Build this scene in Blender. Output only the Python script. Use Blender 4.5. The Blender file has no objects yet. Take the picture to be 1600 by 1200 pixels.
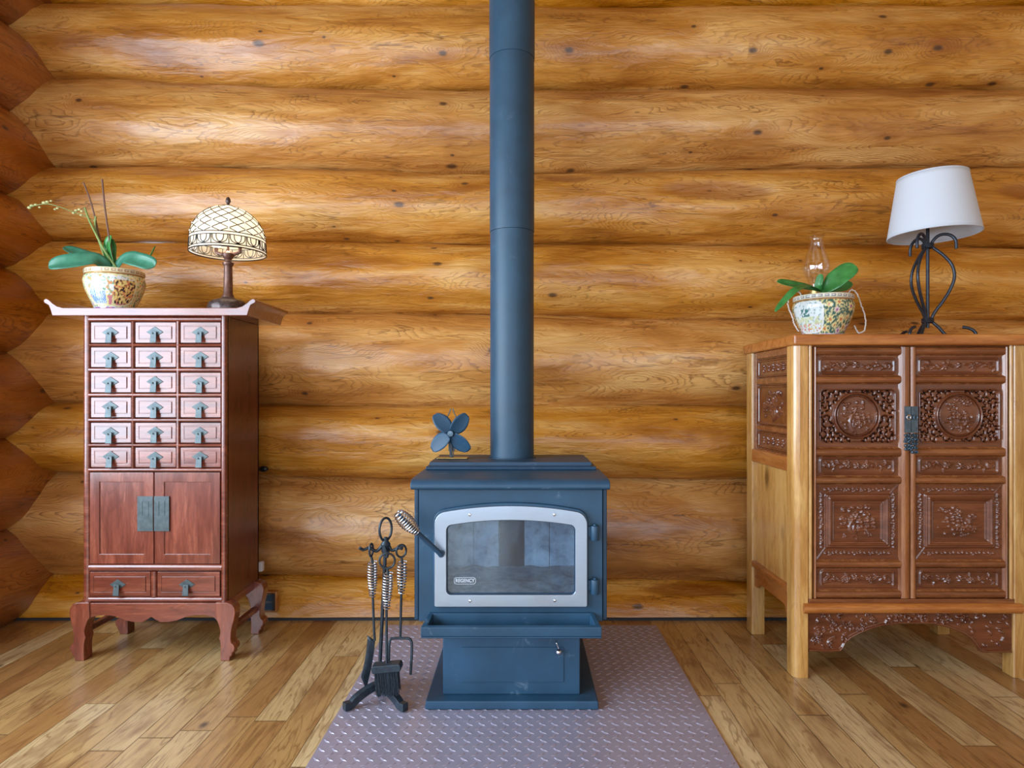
import bpy, bmesh, math, random
import numpy as np
from mathutils import Vector, Matrix, noise
PI = math.pi
R = math.radians
rng = random.Random(7)
SC = bpy.context.scene
COL = SC.collection
H = 1.05            # eye height of the camera (m)
F = 1000.0          # focal length in pixels of the 1600x1200 frame
CX, CY = 816.0, 618.0   # where the level view axis meets the picture

def P(px, py, Y):
    """point at distance Y whose direction is that pixel of the photograph"""
    return ((px - CX) * Y / F, Y, H - (py - CY) * Y / F)
def PX(px, Y): return (px - CX) * Y / F
def PZ(py, Y): return H - (py - CY) * Y / F

WL = {}             # world position of each parent's origin

def empty(name, label, cat, loc, group=None):
    o = bpy.data.objects.new(name, None)
    COL.objects.link(o)
    o.empty_display_size = 0.05
    o.location = loc
    WL[o.name] = Vector(loc)
    o['label'] = label
    o['category'] = cat
    if group: o['group'] = group
    return o

def struct_empty(name, loc=(0, 0, 0)):
    o = bpy.data.objects.new(name, None)
    COL.objects.link(o)
    o.location = loc
    WL[o.name] = Vector(loc)
    o['kind'] = 'structure'
    return o

class MB:
    """collects shapes and links them as ONE mesh object"""
    def __init__(s):
        s.v = []; s.f = []; s.uv = {}
    def add(s, verts, faces):
        b = len(s.v)
        s.v.extend([tuple(p) for p in verts])
        s.f.extend([tuple(b + i for i in f) for f in faces])
        return b
    def box(s, x0, x1, y0, y1, z0, z1):
        s.add([(x0, y0, z0), (x1, y0, z0), (x1, y1, z0), (x0, y1, z0), (x0, y0, z1), (x1, y0, z1), (x1, y1, z1), (x0, y1, z1)],
              [(0, 3, 2, 1), (4, 5, 6, 7), (0, 1, 5, 4), (1, 2, 6, 5), (2, 3, 7, 6), (3, 0, 4, 7)])
        return s
    def hexa(s, c):
        """eight corners: bottom loop then top loop"""
        s.add(c, [(0, 3, 2, 1), (4, 5, 6, 7), (0, 1, 5, 4), (1, 2, 6, 5), (2, 3, 7, 6), (3, 0, 4, 7)])
        return s
    def prism(s, poly, axis, a, b):
        """poly in the other two axes (x,z for 'y'; y,z for 'x'; x,y for 'z') extruded from a to b"""
        def pt(p, t):
            return (p[0], t, p[1]) if axis == 'y' else ((t, p[0], p[1]) if axis == 'x' else (p[0], p[1], t))
        n = len(poly)
        vs = [pt(p, a) for p in poly] + [pt(p, b) for p in poly]
        fs = [tuple(range(n - 1, -1, -1)), tuple(range(n, 2 * n))] + [(i, (i + 1) % n, n + (i + 1) % n, n + i) for i in range(n)]
        s.add(vs, fs)
        return s
    def ringprism(s, outer, inner, axis, a, b):
        """band between two outlines with the same number of points"""
        def pt(p, t):
            return (p[0], t, p[1]) if axis == 'y' else ((t, p[0], p[1]) if axis == 'x' else (p[0], p[1], t))
        n = len(outer)
        vs = [pt(p, a) for p in outer] + [pt(p, a) for p in inner] + [pt(p, b) for p in outer] + [pt(p, b) for p in inner]
        fs = []
        for i in range(n):
            j = (i + 1) % n
            fs += [(i, j, n + j, n + i), (2 * n + j, 2 * n + i, 3 * n + i, 3 * n + j), (j, i, 2 * n + i, 2 * n + j), (n + i, n + j, 3 * n + j, 3 * n + i)]
        s.add(vs, fs)
        return s
    def tube(s, pts, r, seg=10, cap=True, closed=False):
        pts = [Vector(p) for p in pts]
        n = len(pts)
        rs = list(r) if hasattr(r, '__len__') else [r] * n
        vs = []; fs = []
        up = None
        for i in range(n):
            if closed:
                t = (pts[(i + 1) % n] - pts[i - 1]).normalized()
            else:
                t = (pts[min(i + 1, n - 1)] - pts[max(i - 1, 0)]).normalized()
            if up is None:
                up = Vector((0, 0, 1)) if abs(t.z) < 0.9 else Vector((1, 0, 0))
            a = up - t * up.dot(t)
            if a.length < 1e-6: a = t.orthogonal()
            a.normalize(); up = a
            b = t.cross(a)
            for k in range(seg):
                q = 2 * PI * k / seg
                vs.append(pts[i] + (a * math.cos(q) + b * math.sin(q)) * rs[i])
        m = n if closed else n - 1
        for i in range(m):
            j = (i + 1) % n
            for k in range(seg):
                l = (k + 1) % seg
                fs.append((i * seg + k, i * seg + l, j * seg + l, j * seg + k))
        if cap and not closed:
            fs.append(tuple(range(seg - 1, -1, -1)))
            fs.append(tuple((n - 1) * seg + k for k in range(seg)))
        s.add(vs, fs)
        return s
    def lathe(s, prof, c, seg=48, axis='z', wob=None):
        """prof: (radius, height) pairs"""
        vs = []; fs = []
        n = len(prof)
        for i, (r, z) in enumerate(prof):
            for k in range(seg):
                a = 2 * PI * k / seg
                rr = r * (wob(a, z) if wob else 1)
                x, y = rr * math.cos(a), rr * math.sin(a)
                if axis == 'z': vs.append((c[0] + x, c[1] + y, c[2] + z))
                elif axis == 'y': vs.append((c[0] + x, c[1] + z, c[2] + y))
                else: vs.append((c[0] + z, c[1] + x, c[2] + y))
        for i in range(n - 1):
            for k in range(seg):
                l = (k + 1) % seg
                fs.append((i * seg + k, i * seg + l, (i + 1) * seg + l, (i + 1) * seg + k))
        if prof[0][0] > 1e-5: fs.append(tuple(range(seg - 1, -1, -1)))
        if prof[-1][0] > 1e-5: fs.append(tuple((n - 1) * seg + k for k in range(seg)))
        s.add(vs, fs)
        return s
    def ball(s, c, r, seg=16, rings=10, sc=(1, 1, 1)):
        vs = []; fs = []
        for i in range(rings + 1):
            t = PI * i / rings
            for k in range(seg):
                a = 2 * PI * k / seg
                vs.append((c[0] + r * sc[0] * math.sin(t) * math.cos(a), c[1] + r * sc[1] * math.sin(t) * math.sin(a), c[2] + r * sc[2] * math.cos(t)))
        for i in range(rings):
            for k in range(seg):
                l = (k + 1) % seg
                fs.append((i * seg + k, (i + 1) * seg + k, (i + 1) * seg + l, i * seg + l))
        s.add(vs, fs)
        return s
    def height(s, x0, x1, z0, z1, y, h, mask=None, thick=0.0, flip=False):
        """carved panel facing -y: h is an array [nz, nx] of heights towards -y; mask False cuts a hole"""
        nz, nx = h.shape
        xs = np.linspace(x0, x1, nx); zs = np.linspace(z0, z1, nz)
        vs = [(xs[i], y - h[j, i], zs[j]) for j in range(nz) for i in range(nx)]
        fs = []
        keep = np.ones((nz - 1, nx - 1), bool) if mask is None else mask
        for j in range(nz - 1):
            for i in range(nx - 1):
                if keep[j, i]:
                    a = j * nx + i
                    fs.append((a, a + 1, a + nx + 1, a + nx))
        if thick:
            N = nz * nx
            vs += [(xs[i], y + thick, zs[j]) for j in range(nz) for i in range(nx)]
            for j in range(nz - 1):
                for i in range(nx - 1):
                    if not keep[j, i]: continue
                    a = j * nx + i
                    if i == 0 or not keep[j, i - 1]: fs.append((a, a + nx, a + nx + N, a + N))
                    if i == nx - 2 or not keep[j, i + 1]: fs.append((a + 1 + nx, a + 1, a + 1 + N, a + 1 + nx + N))
                    if j == 0 or not keep[j - 1, i]: fs.append((a + 1, a, a + N, a + 1 + N))
                    if j == nz - 2 or not keep[j + 1, i]: fs.append((a + nx, a + nx + 1, a + nx + 1 + N, a + nx + N))
        s.add(vs, fs)
        return s
    def build(s, name, m, parent=None, bevel=0.0, seg=2, sharp=38, recalc=True, wn=True, xf=None):
        off = WL.get(parent.name, Vector()) if parent else Vector()
        me = bpy.data.meshes.new(name)
        vs = s.v
        if xf is not None: vs = [xf @ Vector(p) for p in vs]
        me.from_pydata([Vector(p) - off for p in vs], [], s.f)
        bm = bmesh.new(); bm.from_mesh(me)
        loose = [v for v in bm.verts if not v.link_faces]
        if loose: bmesh.ops.delete(bm, geom=loose, context='VERTS')
        if recalc: bmesh.ops.recalc_face_normals(bm, faces=bm.faces)
        if bevel:
            es = [e for e in bm.edges if len(e.link_faces) == 2 and e.calc_face_angle(0) > R(28)]
            bmesh.ops.bevel(bm, geom=es, offset=bevel, offset_type='OFFSET', segments=seg, profile=0.5, affect='EDGES', clamp_overlap=True)
        bm.to_mesh(me); bm.free()
        me.shade_smooth()
        me.set_sharp_from_angle(angle=R(sharp if not bevel else 50))
        me.materials.append(m)
        o = bpy.data.objects.new(name, me)
        COL.objects.link(o)
        if parent is not None: o.parent = parent
        WL[o.name] = off.copy()
        if bevel and wn:
            w = o.modifiers.new('weighted', 'WEIGHTED_NORMAL'); w.keep_sharp = True
        return o

def tag(o, label=None, cat=None, group=None, kind=None):
    if label: o['label'] = label
    if cat: o['category'] = cat
    if group: o['group'] = group
    if kind: o['kind'] = kind
    return o

def smooth_path(pts, n=8, closed=False):
    """Catmull-Rom through the points"""
    p = [Vector(q) for q in pts]
    out = []
    m = len(p)
    rngs = range(m) if closed else range(m - 1)
    for i in rngs:
        if closed: a, b, c, d = p[i - 1], p[i], p[(i + 1) % m], p[(i + 2) % m]
        else: a, b, c, d = p[max(i - 1, 0)], p[i], p[i + 1], p[min(i + 2, m - 1)]
        for k in range(n):
            t = k / n
            out.append(0.5 * ((2 * b) + (c - a) * t + (2 * a - 5 * b + 4 * c - d) * t * t + (3 * b - a - 3 * c + d) * t ** 3))
    if not closed: out.append(p[-1])
    return out

def arc_poly(cx, cz, r, a0, a1, n):
    return [(cx + r * math.cos(a0 + (a1 - a0) * i / n), cz + r * math.sin(a0 + (a1 - a0) * i / n)) for i in range(n + 1)]

# ---------------------------------------------------------------- node helpers
def new_mat(name):
    m = bpy.data.materials.new(name); m.use_nodes = True
    nt = m.node_tree
    for n in list(nt.nodes): nt.nodes.remove(n)
    out = nt.nodes.new('ShaderNodeOutputMaterial')
    return m, nt, out
def nd(nt, typ, ins=None, **props):
    n = nt.nodes.new('ShaderNode' + typ)
    for k, v in props.items(): setattr(n, k, v)
    for k, v in (ins or {}).items():
        sk = n.inputs[k]
        if isinstance(v, bpy.types.NodeSocket): nt.links.new(v, sk)
        else: sk.default_value = v
    return n
def mth(nt, op, a, b=0.0, c=0.0, clamp=False):
    n = nt.nodes.new('ShaderNodeMath'); n.operation = op; n.use_clamp = clamp
    for i, v in enumerate((a, b, c)):
        if isinstance(v, bpy.types.NodeSocket): nt.links.new(v, n.inputs[i])
        else: n.inputs[i].default_value = v
    return n.outputs[0]
def ramp(nt, fac, stops, interp='LINEAR'):
    n = nt.nodes.new('ShaderNodeValToRGB')
    n.color_ramp.interpolation = interp
    els = n.color_ramp.elements
    while len(els) < len(stops): els.new(0.5)
    for e, (p, c) in zip(els, stops):
        e.position = p
        e.color = (c[0], c[1], c[2], 1) if hasattr(c, '__len__') else (c, c, c, 1)
    nt.links.new(fac, n.inputs[0])
    return n.outputs[0]
def mixc(nt, fac, a, b, mode='MIX'):
    n = nt.nodes.new('ShaderNodeMix'); n.data_type = 'RGBA'; n.blend_type = mode
    for i, v in ((0, fac), (6, a), (7, b)):
        if isinstance(v, bpy.types.NodeSocket): nt.links.new(v, n.inputs[i])
        else: n.inputs[i].default_value = v if i == 0 else (v[0], v[1], v[2], 1)
    return n.outputs[2]
def comb(nt, x, y, z):
    n = nt.nodes.new('ShaderNodeCombineXYZ')
    for i, v in enumerate((x, y, z)):
        if isinstance(v, bpy.types.NodeSocket): nt.links.new(v, n.inputs[i])
        else: n.inputs[i].default_value = v
    return n.outputs[0]
def noise_f(nt, vec, scale, detail=3.0, rough=0.55, dist=0.0):
    return nd(nt, 'TexNoise', {'Vector': vec, 'Scale': scale, 'Detail': detail, 'Roughness': rough, 'Distortion': dist}).outputs['Fac']
def bumpn(nt, h, strength, dist, normal=None):
    ins = {'Height': h, 'Strength': strength, 'Distance': dist}
    if normal is not None: ins['Normal'] = normal
    return nd(nt, 'Bump', ins).outputs[0]
def princ(nt, out, **ins):
    ins = {k.replace('_', ' '): v for k, v in ins.items()}
    b = nd(nt, 'BsdfPrincipled')
    for k, v in ins.items():
        if isinstance(v, bpy.types.NodeSocket): nt.links.new(v, b.inputs[k])
        else:
            if k in ('Base Color', 'Emission Color', 'Coat Tint', 'Subsurface Radius') and len(v) == 3 and k != 'Subsurface Radius': v = (*v, 1)
            b.inputs[k].default_value = v
    nt.links.new(b.outputs[0], out.inputs[0])
    return b
def xyz(nt, sock):
    n = nt.nodes.new('ShaderNodeSeparateXYZ'); nt.links.new(sock, n.inputs[0]); return n.outputs
# ---------------------------------------------------------------- materials
def mat_plain(name, col, rough=0.5, metal=0.0, var=0.12, scale=30.0, bump=0.0, coat=0.0, spec=0.5):
    m, nt, out = new_mat(name)
    tc = nd(nt, 'TexCoord').outputs['Object']
    n = noise_f(nt, tc, scale, 4)
    c0 = tuple(max(0, c * (1 - var)) for c in col); c1 = tuple(min(1, c * (1 + var)) for c in col)
    cc = ramp(nt, n, [(0.3, c0), (0.7, c1)])
    ins = dict(Base_Color=cc, Roughness=rough, Metallic=metal, Coat_Weight=coat, Coat_Roughness=0.12)
    ins['Specular_IOR_Level'] = spec
    if bump: ins['Normal'] = bumpn(nt, n, bump, 0.002)
    princ(nt, out, **ins)
    return m

def mat_wood(name, dark, mid, light, axis='x', rough=0.3, coat=0.3, scale=1.0, knots=0.25, bump=0.15, line=0.5, coat_ior=1.5, coat_rough=0.17):
    """sawn and lacquered wood, grain along one axis of the object"""
    m, nt, out = new_mat(name)
    tc = nd(nt, 'TexCoord').outputs['Object']
    rnd = nd(nt, 'ObjectInfo').outputs['Random']
    x, y, z = xyz(nt, tc)
    k = 0.13
    sx = [1.0, 1.0, 1.0]
    sx['xyz'.index(axis)] = k
    off = mth(nt, 'MULTIPLY', rnd, 37.0)
    v = comb(nt, mth(nt, 'MULTIPLY_ADD', x, sx[0], off), mth(nt, 'MULTIPLY_ADD', y, sx[1], off), mth(nt, 'MULTIPLY_ADD', z, sx[2], mth(nt, 'MULTIPLY', rnd, 11.0)))
    big = noise_f(nt, v, 9 * scale, 2, 0.5, 0.6)
    fine = noise_f(nt, v, 160 * scale, 3, 0.6)
    med = noise_f(nt, v, 26 * scale, 4, 0.6, 0.3)
    rings = mth(nt, 'SINE', mth(nt, 'MULTIPLY_ADD', fine, 1.4, mth(nt, 'MULTIPLY', big, 60.0)))
    rl = ramp(nt, rings, [(0.0, 0.0), (0.75, 0.12), (1.0, 1.0)])
    base = ramp(nt, med, [(0.28, dark), (0.5, mid), (0.72, light)])
    c = mixc(nt, mth(nt, 'MULTIPLY', rl, line), base, dark)
    c = mixc(nt, mth(nt, 'MULTIPLY', ramp(nt, fine, [(0.42, 0.0), (0.7, 1.0)]), 0.30), c, tuple(q * 0.55 for q in dark))
    if knots:
        vo = nd(nt, 'TexVoronoi', {'Vector': comb(nt, mth(nt, 'MULTIPLY_ADD', x, 0.45 if axis == 'x' else 1, off), mth(nt, 'MULTIPLY_ADD', y, 0.45 if axis == 'y' else 1, off), mth(nt, 'MULTIPLY', z, 0.45 if axis == 'z' else 1)), 'Scale': 6.5, 'Randomness': 1.0})
        pick = mth(nt, 'LESS_THAN', xyz(nt, vo.outputs['Color'])[0], knots)
        kn = mth(nt, 'MULTIPLY', ramp(nt, vo.outputs['Distance'], [(0.07, 1.0), (0.19, 0.0)]), pick)
        c = mixc(nt, mth(nt, 'MULTIPLY', kn, 0.85), c, tuple(q * 0.22 for q in dark))
    tone = mth(nt, 'MULTIPLY_ADD', rnd, 0.24, 0.88)
    hs = nd(nt, 'HueSaturation', {'Color': c, 'Value': tone})
    rr = ramp(nt, med, [(0.3, rough * 0.85), (0.7, min(1, rough * 1.25))])
    nb = bumpn(nt, mth(nt, 'MULTIPLY_ADD', fine, 0.6, med), bump, 0.003)
    b = princ(nt, out, Base_Color=hs.outputs[0], Roughness=rr, Normal=nb, Coat_Weight=coat, Coat_Roughness=coat_rough, Coat_IOR=coat_ior)
    return m

def mat_log(name, dark, mid, light, rough=0.30):
    """varnished peeled log: u runs along the log, v round it (both in metres)"""
    m, nt, out = new_mat(name)
    u, v, _ = xyz(nt, nd(nt, 'UVMap').outputs[0])
    rnd = nd(nt, 'ObjectInfo').outputs['Random']
    seed = mth(nt, 'MULTIPLY', rnd, 61.0)
    # knots
    vo = nd(nt, 'TexVoronoi', {'Vector': comb(nt, mth(nt, 'MULTIPLY_ADD', u, 0.8, seed), mth(nt, 'MULTIPLY_ADD', v, 1.5, seed), 0.0), 'Scale': 4.3, 'Randomness': 1.0}, voronoi_dimensions='2D')
    dist = vo.outputs['Distance']
    kc = xyz(nt, vo.outputs['Color'])
    pick = mth(nt, 'LESS_THAN', kc[0], 0.23)
    rad = mth(nt, 'MULTIPLY_ADD', mth(nt, 'POWER', kc[1], 2.0), 0.085, 0.037)
    kd = mth(nt, 'DIVIDE', dist, rad)
    knot = mth(nt, 'MULTIPLY', ramp(nt, kd, [(0.45, 1.0), (1.0, 0.0)]), pick)
    halo = mth(nt, 'MULTIPLY', ramp(nt, mth(nt, 'DIVIDE', kd, 5.0), [(0.12, 1.0), (0.9, 0.0)], 'EASE'), pick)
    # grain: contour lines of a slowly varying field, like growth rings cut by a peeled surface
    wob = noise_f(nt, comb(nt, mth(nt, 'MULTIPLY', u, 5.0), mth(nt, 'MULTIPLY', v, 16.0), seed), 1.6, 3, 0.6)
    fld = noise_f(nt, comb(nt, mth(nt, 'MULTIPLY', u, 0.85), mth(nt, 'MULTIPLY', v, 4.2), seed), 1.35, 2.0, 0.45)
    f2 = mth(nt, 'MULTIPLY_ADD', wob, 0.055, fld)
    f2 = mth(nt, 'MULTIPLY_ADD', halo, 0.10, f2)
    f2 = mth(nt, 'MULTIPLY_ADD', v, 0.55, f2)
    ring = mth(nt, 'FRACT', mth(nt, 'MULTIPLY', f2, 50.0))
    line = ramp(nt, ring, [(0.0, 0.0), (0.62, 0.16), (0.9, 1.0), (0.97, 0.35), (1.0, 0.0)])
    fib = noise_f(nt, comb(nt, mth(nt, 'MULTIPLY', u, 3.0), mth(nt, 'MULTIPLY', v, 90.0), seed), 1.5, 3, 0.6)
    big = noise_f(nt, comb(nt, mth(nt, 'MULTIPLY', u, 0.9), mth(nt, 'MULTIPLY', v, 4.5), mth(nt, 'ADD', seed, 9.0)), 1.6, 4, 0.6, 0.4)
    base = ramp(nt, big, [(0.30, dark), (0.48, mid), (0.68, light)])
    lw = noise_f(nt, comb(nt, u, mth(nt, 'MULTIPLY', v, 3.0), seed), 3.0, 2)
    c = mixc(nt, mth(nt, 'MULTIPLY', line, ramp(nt, lw, [(0.35, 0.20), (0.65, 0.75)])), base, tuple(q * 0.62 for q in dark))
    c = mixc(nt, mth(nt, 'MULTIPLY', ramp(nt, fib, [(0.45, 0.0), (0.75, 1.0)]), 0.22), c, tuple(q * 0.5 for q in dark))
    chk = noise_f(nt, comb(nt, mth(nt, 'MULTIPLY', u, 0.55), mth(nt, 'MULTIPLY', v, 7.0), mth(nt, 'ADD', seed, 21.0)), 1.7, 3, 0.5)
    ck = mth(nt, 'ABSOLUTE', mth(nt, 'SUBTRACT', chk, 0.47))
    c = mixc(nt, mth(nt, 'MULTIPLY', ramp(nt, ck, [(0.0015, 1.0), (0.006, 0.0)]), ramp(nt, lw, [(0.42, 0.0), (0.6, 0.75)])), c, tuple(q * 0.35 for q in dark))
    c = mixc(nt, mth(nt, 'MULTIPLY', halo, 0.30), c, (dark[0] * 0.85, dark[1] * 0.65, dark[2] * 0.6))
    c = mixc(nt, mth(nt, 'MULTIPLY', knot, 0.88), c, (0.060, 0.026, 0.011))
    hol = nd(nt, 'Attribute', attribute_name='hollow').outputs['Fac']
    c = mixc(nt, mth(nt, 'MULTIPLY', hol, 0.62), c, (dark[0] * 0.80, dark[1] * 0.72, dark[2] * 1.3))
    tone = mth(nt, 'MULTIPLY_ADD', rnd, 0.16, 0.92)
    sat = mth(nt, 'MULTIPLY_ADD', mth(nt, 'FRACT', mth(nt, 'MULTIPLY', rnd, 7.31)), 0.16, 0.95)
    hs = nd(nt, 'HueSaturation', {'Color': c, 'Value': tone, 'Saturation': sat})
    # drawknife marks and checks
    facet = noise_f(nt, comb(nt, mth(nt, 'MULTIPLY', u, 3.2), mth(nt, 'MULTIPLY', v, 13.0), seed), 1.5, 3, 0.55, 0.6)
    n1 = bumpn(nt, facet, 0.85, 0.016)
    n2 = bumpn(nt, mth(nt, 'MULTIPLY_ADD', line, -0.5, fib), 0.22, 0.0025, n1)
    rr = ramp(nt, lw, [(0.3, rough * 0.9), (0.7, rough * 1.35)])
    princ(nt, out, Base_Color=hs.outputs[0], Roughness=rr, Normal=n2, Coat_Weight=0.40, Coat_Roughness=0.27)
    return m

def mat_floor():
    m, nt, out = new_mat('oak floor boards')
    x, y, z = xyz(nt, nd(nt, 'TexCoord').outputs['Object'])
    w = 0.104
    xw = mth(nt, 'DIVIDE', mth(nt, 'ADD', x, 20.0), w)
    idx = mth(nt, 'FLOOR', xw)
    fx = mth(nt, 'FRACT', xw)
    wn = nd(nt, 'TexWhiteNoise', {'W': idx}, noise_dimensions='1D').outputs['Value']
    yl = mth(nt, 'DIVIDE', mth(nt, 'MULTIPLY_ADD', wn, 7.3, mth(nt, 'ADD', y, 20.0)), mth(nt, 'MULTIPLY_ADD', wn, 0.7, 0.95))
    iy = mth(nt, 'FLOOR', yl); fy = mth(nt, 'FRACT', yl)
    r2 = nd(nt, 'TexWhiteNoise', {'Vector': comb(nt, idx, iy, 0.0)}, noise_dimensions='3D')
    rv = r2.outputs['Value']; rc = xyz(nt, r2.outputs['Color'])
    base = ramp(nt, rv, [(0.0, (0.31, 0.145, 0.045)), (0.25, (0.41, 0.225, 0.076)), (0.5, (0.475, 0.30, 0.118)), (0.75, (0.55, 0.385, 0.180)), (1.0, (0.64, 0.49, 0.26))])
    sd = mth(nt, 'MULTIPLY', rv, 43.0)
    gv = comb(nt, mth(nt, 'MULTIPLY_ADD', x, 1.0, sd), mth(nt, 'MULTIPLY', y, 0.10), sd)
    g1 = noise_f(nt, gv, 14, 3, 0.55, 0.8)
    g2 = noise_f(nt, gv, 130, 3, 0.6)
    ring = mth(nt, 'SINE', mth(nt, 'MULTIPLY_ADD', g2, 1.5, mth(nt, 'MULTIPLY', g1, 46.0)))
    rl = ramp(nt, ring, [(0.0, 0.0), (0.7, 0.1), (1.0, 1.0)])
    c = mixc(nt, mth(nt, 'MULTIPLY', rl, 0.55), base, (0.17, 0.075, 0.022))
    c = mixc(nt, mth(nt, 'MULTIPLY', ramp(nt, g2, [(0.45, 0.0), (0.75, 1.0)]), 0.35), c, (0.15, 0.07, 0.022))
    blot = noise_f(nt, comb(nt, mth(nt, 'MULTIPLY_ADD', x, 3.0, sd), y, sd), 3.0, 4, 0.6, 0.5)
    c = mixc(nt, mth(nt, 'MULTIPLY', ramp(nt, blot, [(0.50, 0.0), (0.72, 1.0)]), 0.7), c, (0.17, 0.065, 0.02))
    vo = nd(nt, 'TexVoronoi', {'Vector': comb(nt, mth(nt, 'MULTIPLY_ADD', x, 1.6, sd), y, 0.0), 'Scale': 4.0}, voronoi_dimensions='2D')
    kn = mth(nt, 'MULTIPLY', ramp(nt, vo.outputs['Distance'], [(0.03, 1.0), (0.12, 0.0)]), mth(nt, 'LESS_THAN', xyz(nt, vo.outputs['Color'])[0], 0.14))
    c = mixc(nt, mth(nt, 'MULTIPLY', kn, 0.85), c, (0.05, 0.025, 0.012))
    e = mth(nt, 'MINIMUM', fx, mth(nt, 'SUBTRACT', 1.0, fx))
    ey = mth(nt, 'MINIMUM', fy, mth(nt, 'SUBTRACT', 1.0, fy))
    gap = mth(nt, 'MAXIMUM', ramp(nt, e, [(0.006, 1.0), (0.022, 0.0)]), ramp(nt, ey, [(0.001, 1.0), (0.004, 0.0)]))
    c = mixc(nt, mth(nt, 'MULTIPLY', gap, mth(nt, 'MULTIPLY_ADD', rc[1], 0.5, 0.35)), c, (0.05, 0.024, 0.01))
    nb = bumpn(nt, mth(nt, 'SUBTRACT', mth(nt, 'MULTIPLY', g2, 0.12), gap), 0.35, 0.003)
    rr = ramp(nt, blot, [(0.3, 0.24), (0.7, 0.38)])
    princ(nt, out, Base_Color=c, Roughness=rr, Normal=nb, Coat_Weight=0.2, Coat_Roughness=0.2)
    return m

def mat_steel(name, col, rough, metal=0.9):
    m, nt, out = new_mat(name)
    x, y, z = xyz(nt, nd(nt, 'TexCoord').outputs['Object'])
    v = comb(nt, mth(nt, 'MULTIPLY', x, 1.0), y, mth(nt, 'MULTIPLY', z, 80.0))
    n = noise_f(nt, v, 12, 4, 0.7)
    n2 = noise_f(nt, comb(nt, x, y, z), 9, 3)
    c = ramp(nt, n, [(0.3, tuple(q * 0.88 for q in col)), (0.7, col)])
    rr = ramp(nt, n2, [(0.3, rough * 0.8), (0.7, rough * 1.3)])
    princ(nt, out, Base_Color=c, Roughness=rr, Metallic=metal, Normal=bumpn(nt, n, 0.05, 0.001))
    return m

def mat_paint(name, col, rough, scuff=(0.32, 0.42, 0.52), amt=0.75, metal=0.0):
    """stove paint with pale ash scuffs"""
    m, nt, out = new_mat(name)
    tc = nd(nt, 'TexCoord').outputs['Object']
    n = noise_f(nt, tc, 7, 4, 0.6)
    c = ramp(nt, n, [(0.3, tuple(q * 0.8 for q in col)), (0.7, tuple(q * 1.2 for q in col))])
    s = noise_f(nt, tc, 16, 8, 0.72, 0.5)
    s2 = noise_f(nt, tc, 4.5, 2)
    sm = mth(nt, 'MULTIPLY', ramp(nt, s, [(0.60, 0.0), (0.72, 1.0)]), ramp(nt, s2, [(0.44, 0.0), (0.60, 1.0)]))
    c = mixc(nt, mth(nt, 'MULTIPLY', sm, amt), c, scuff)
    fine = noise_f(nt, tc, 420, 2)
    princ(nt, out, Base_Color=c, Roughness=mth(nt, 'MULTIPLY_ADD', n, 0.15, rough), Metallic=metal, Normal=bumpn(nt, fine, 0.08, 0.001))
    return m

def mat_firebrick():
    m, nt, out = new_mat('sooty firebrick')
    tc = nd(nt, 'TexCoord').outputs['Object']
    rnd = nd(nt, 'ObjectInfo').outputs['Random']
    n = noise_f(nt, tc, 16, 6, 0.68, 0.3)
    c = ramp(nt, n, [(0.30, (0.16, 0.19, 0.23)), (0.5, (0.52, 0.58, 0.64)), (0.7, (0.80, 0.85, 0.90))])
    princ(nt, out, Base_Color=c, Roughness=0.9, Normal=bumpn(nt, n, 0.3, 0.004))
    return m

def mat_pane(name, tint, refl=0.12, haze=0.0):
    """thin clear sheet"""
    m, nt, out = new_mat(name)
    tr = nd(nt, 'BsdfTransparent', {'Color': (*tint, 1)})
    gl = nd(nt, 'BsdfGlossy', {'Color': (1, 1, 1, 1), 'Roughness': 0.03})
    fr = nd(nt, 'LayerWeight', {'Blend': 0.5})
    fac = mth(nt, 'MULTIPLY_ADD', mth(nt, 'POWER', fr.outputs['Facing'], 4.0), 0.55, refl, clamp=True)
    mx = nd(nt, 'MixShader', {0: fac, 1: tr.outputs[0], 2: gl.outputs[0]})
    last = mx.outputs[0]
    if haze:
        tc = nd(nt, 'TexCoord').outputs['Object']
        n = noise_f(nt, tc, 14, 5, 0.65, 0.6)
        df = nd(nt, 'BsdfDiffuse', {'Color': (0.26, 0.38, 0.50, 1)})
        f = ramp(nt, n, [(0.42, haze * 0.25), (0.75, haze)])
        last = nd(nt, 'MixShader', {0: f, 1: last, 2: df.outputs[0]}).outputs[0]
    nt.links.new(last, out.inputs[0])
    return m

def mat_vcol(name, rough=0.12, coat=0.5):
    """glazed porcelain whose painted decoration sits in the colour attribute"""
    m, nt, out = new_mat(name)
    c = nd(nt, 'Attribute', attribute_name='decor').outputs['Color']
    tc = nd(nt, 'TexCoord').outputs['Object']
    n = noise_f(nt, tc, 90, 3)
    c = mixc(nt, 0.10, c, ramp(nt, n, [(0.35, 0.25), (0.65, 0.9)]), 'MULTIPLY')
    princ(nt, out, Base_Color=c, Roughness=rough, Coat_Weight=coat, Coat_Roughness=0.05)
    return m

def mat_leaf(name, c0, c1, rough=0.28):
    m, nt, out = new_mat(name)
    u, v, _ = xyz(nt, nd(nt, 'TexCoord').outputs['Object'])
    tc = nd(nt, 'TexCoord').outputs['Object']
    n = noise_f(nt, tc, 28, 4)
    c = ramp(nt, n, [(0.3, c0), (0.7, c1)])
    b = nd(nt, 'BsdfPrincipled', {'Base Color': c, 'Roughness': rough, 'Normal': bumpn(nt, n, 0.1, 0.002)})
    t = nd(nt, 'BsdfTranslucent', {'Color': c})
    mx = nd(nt, 'MixShader', {0: 0.12, 1: b.outputs[0], 2: t.outputs[0]})
    nt.links.new(mx.outputs[0], out.inputs[0])
    return m

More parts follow.
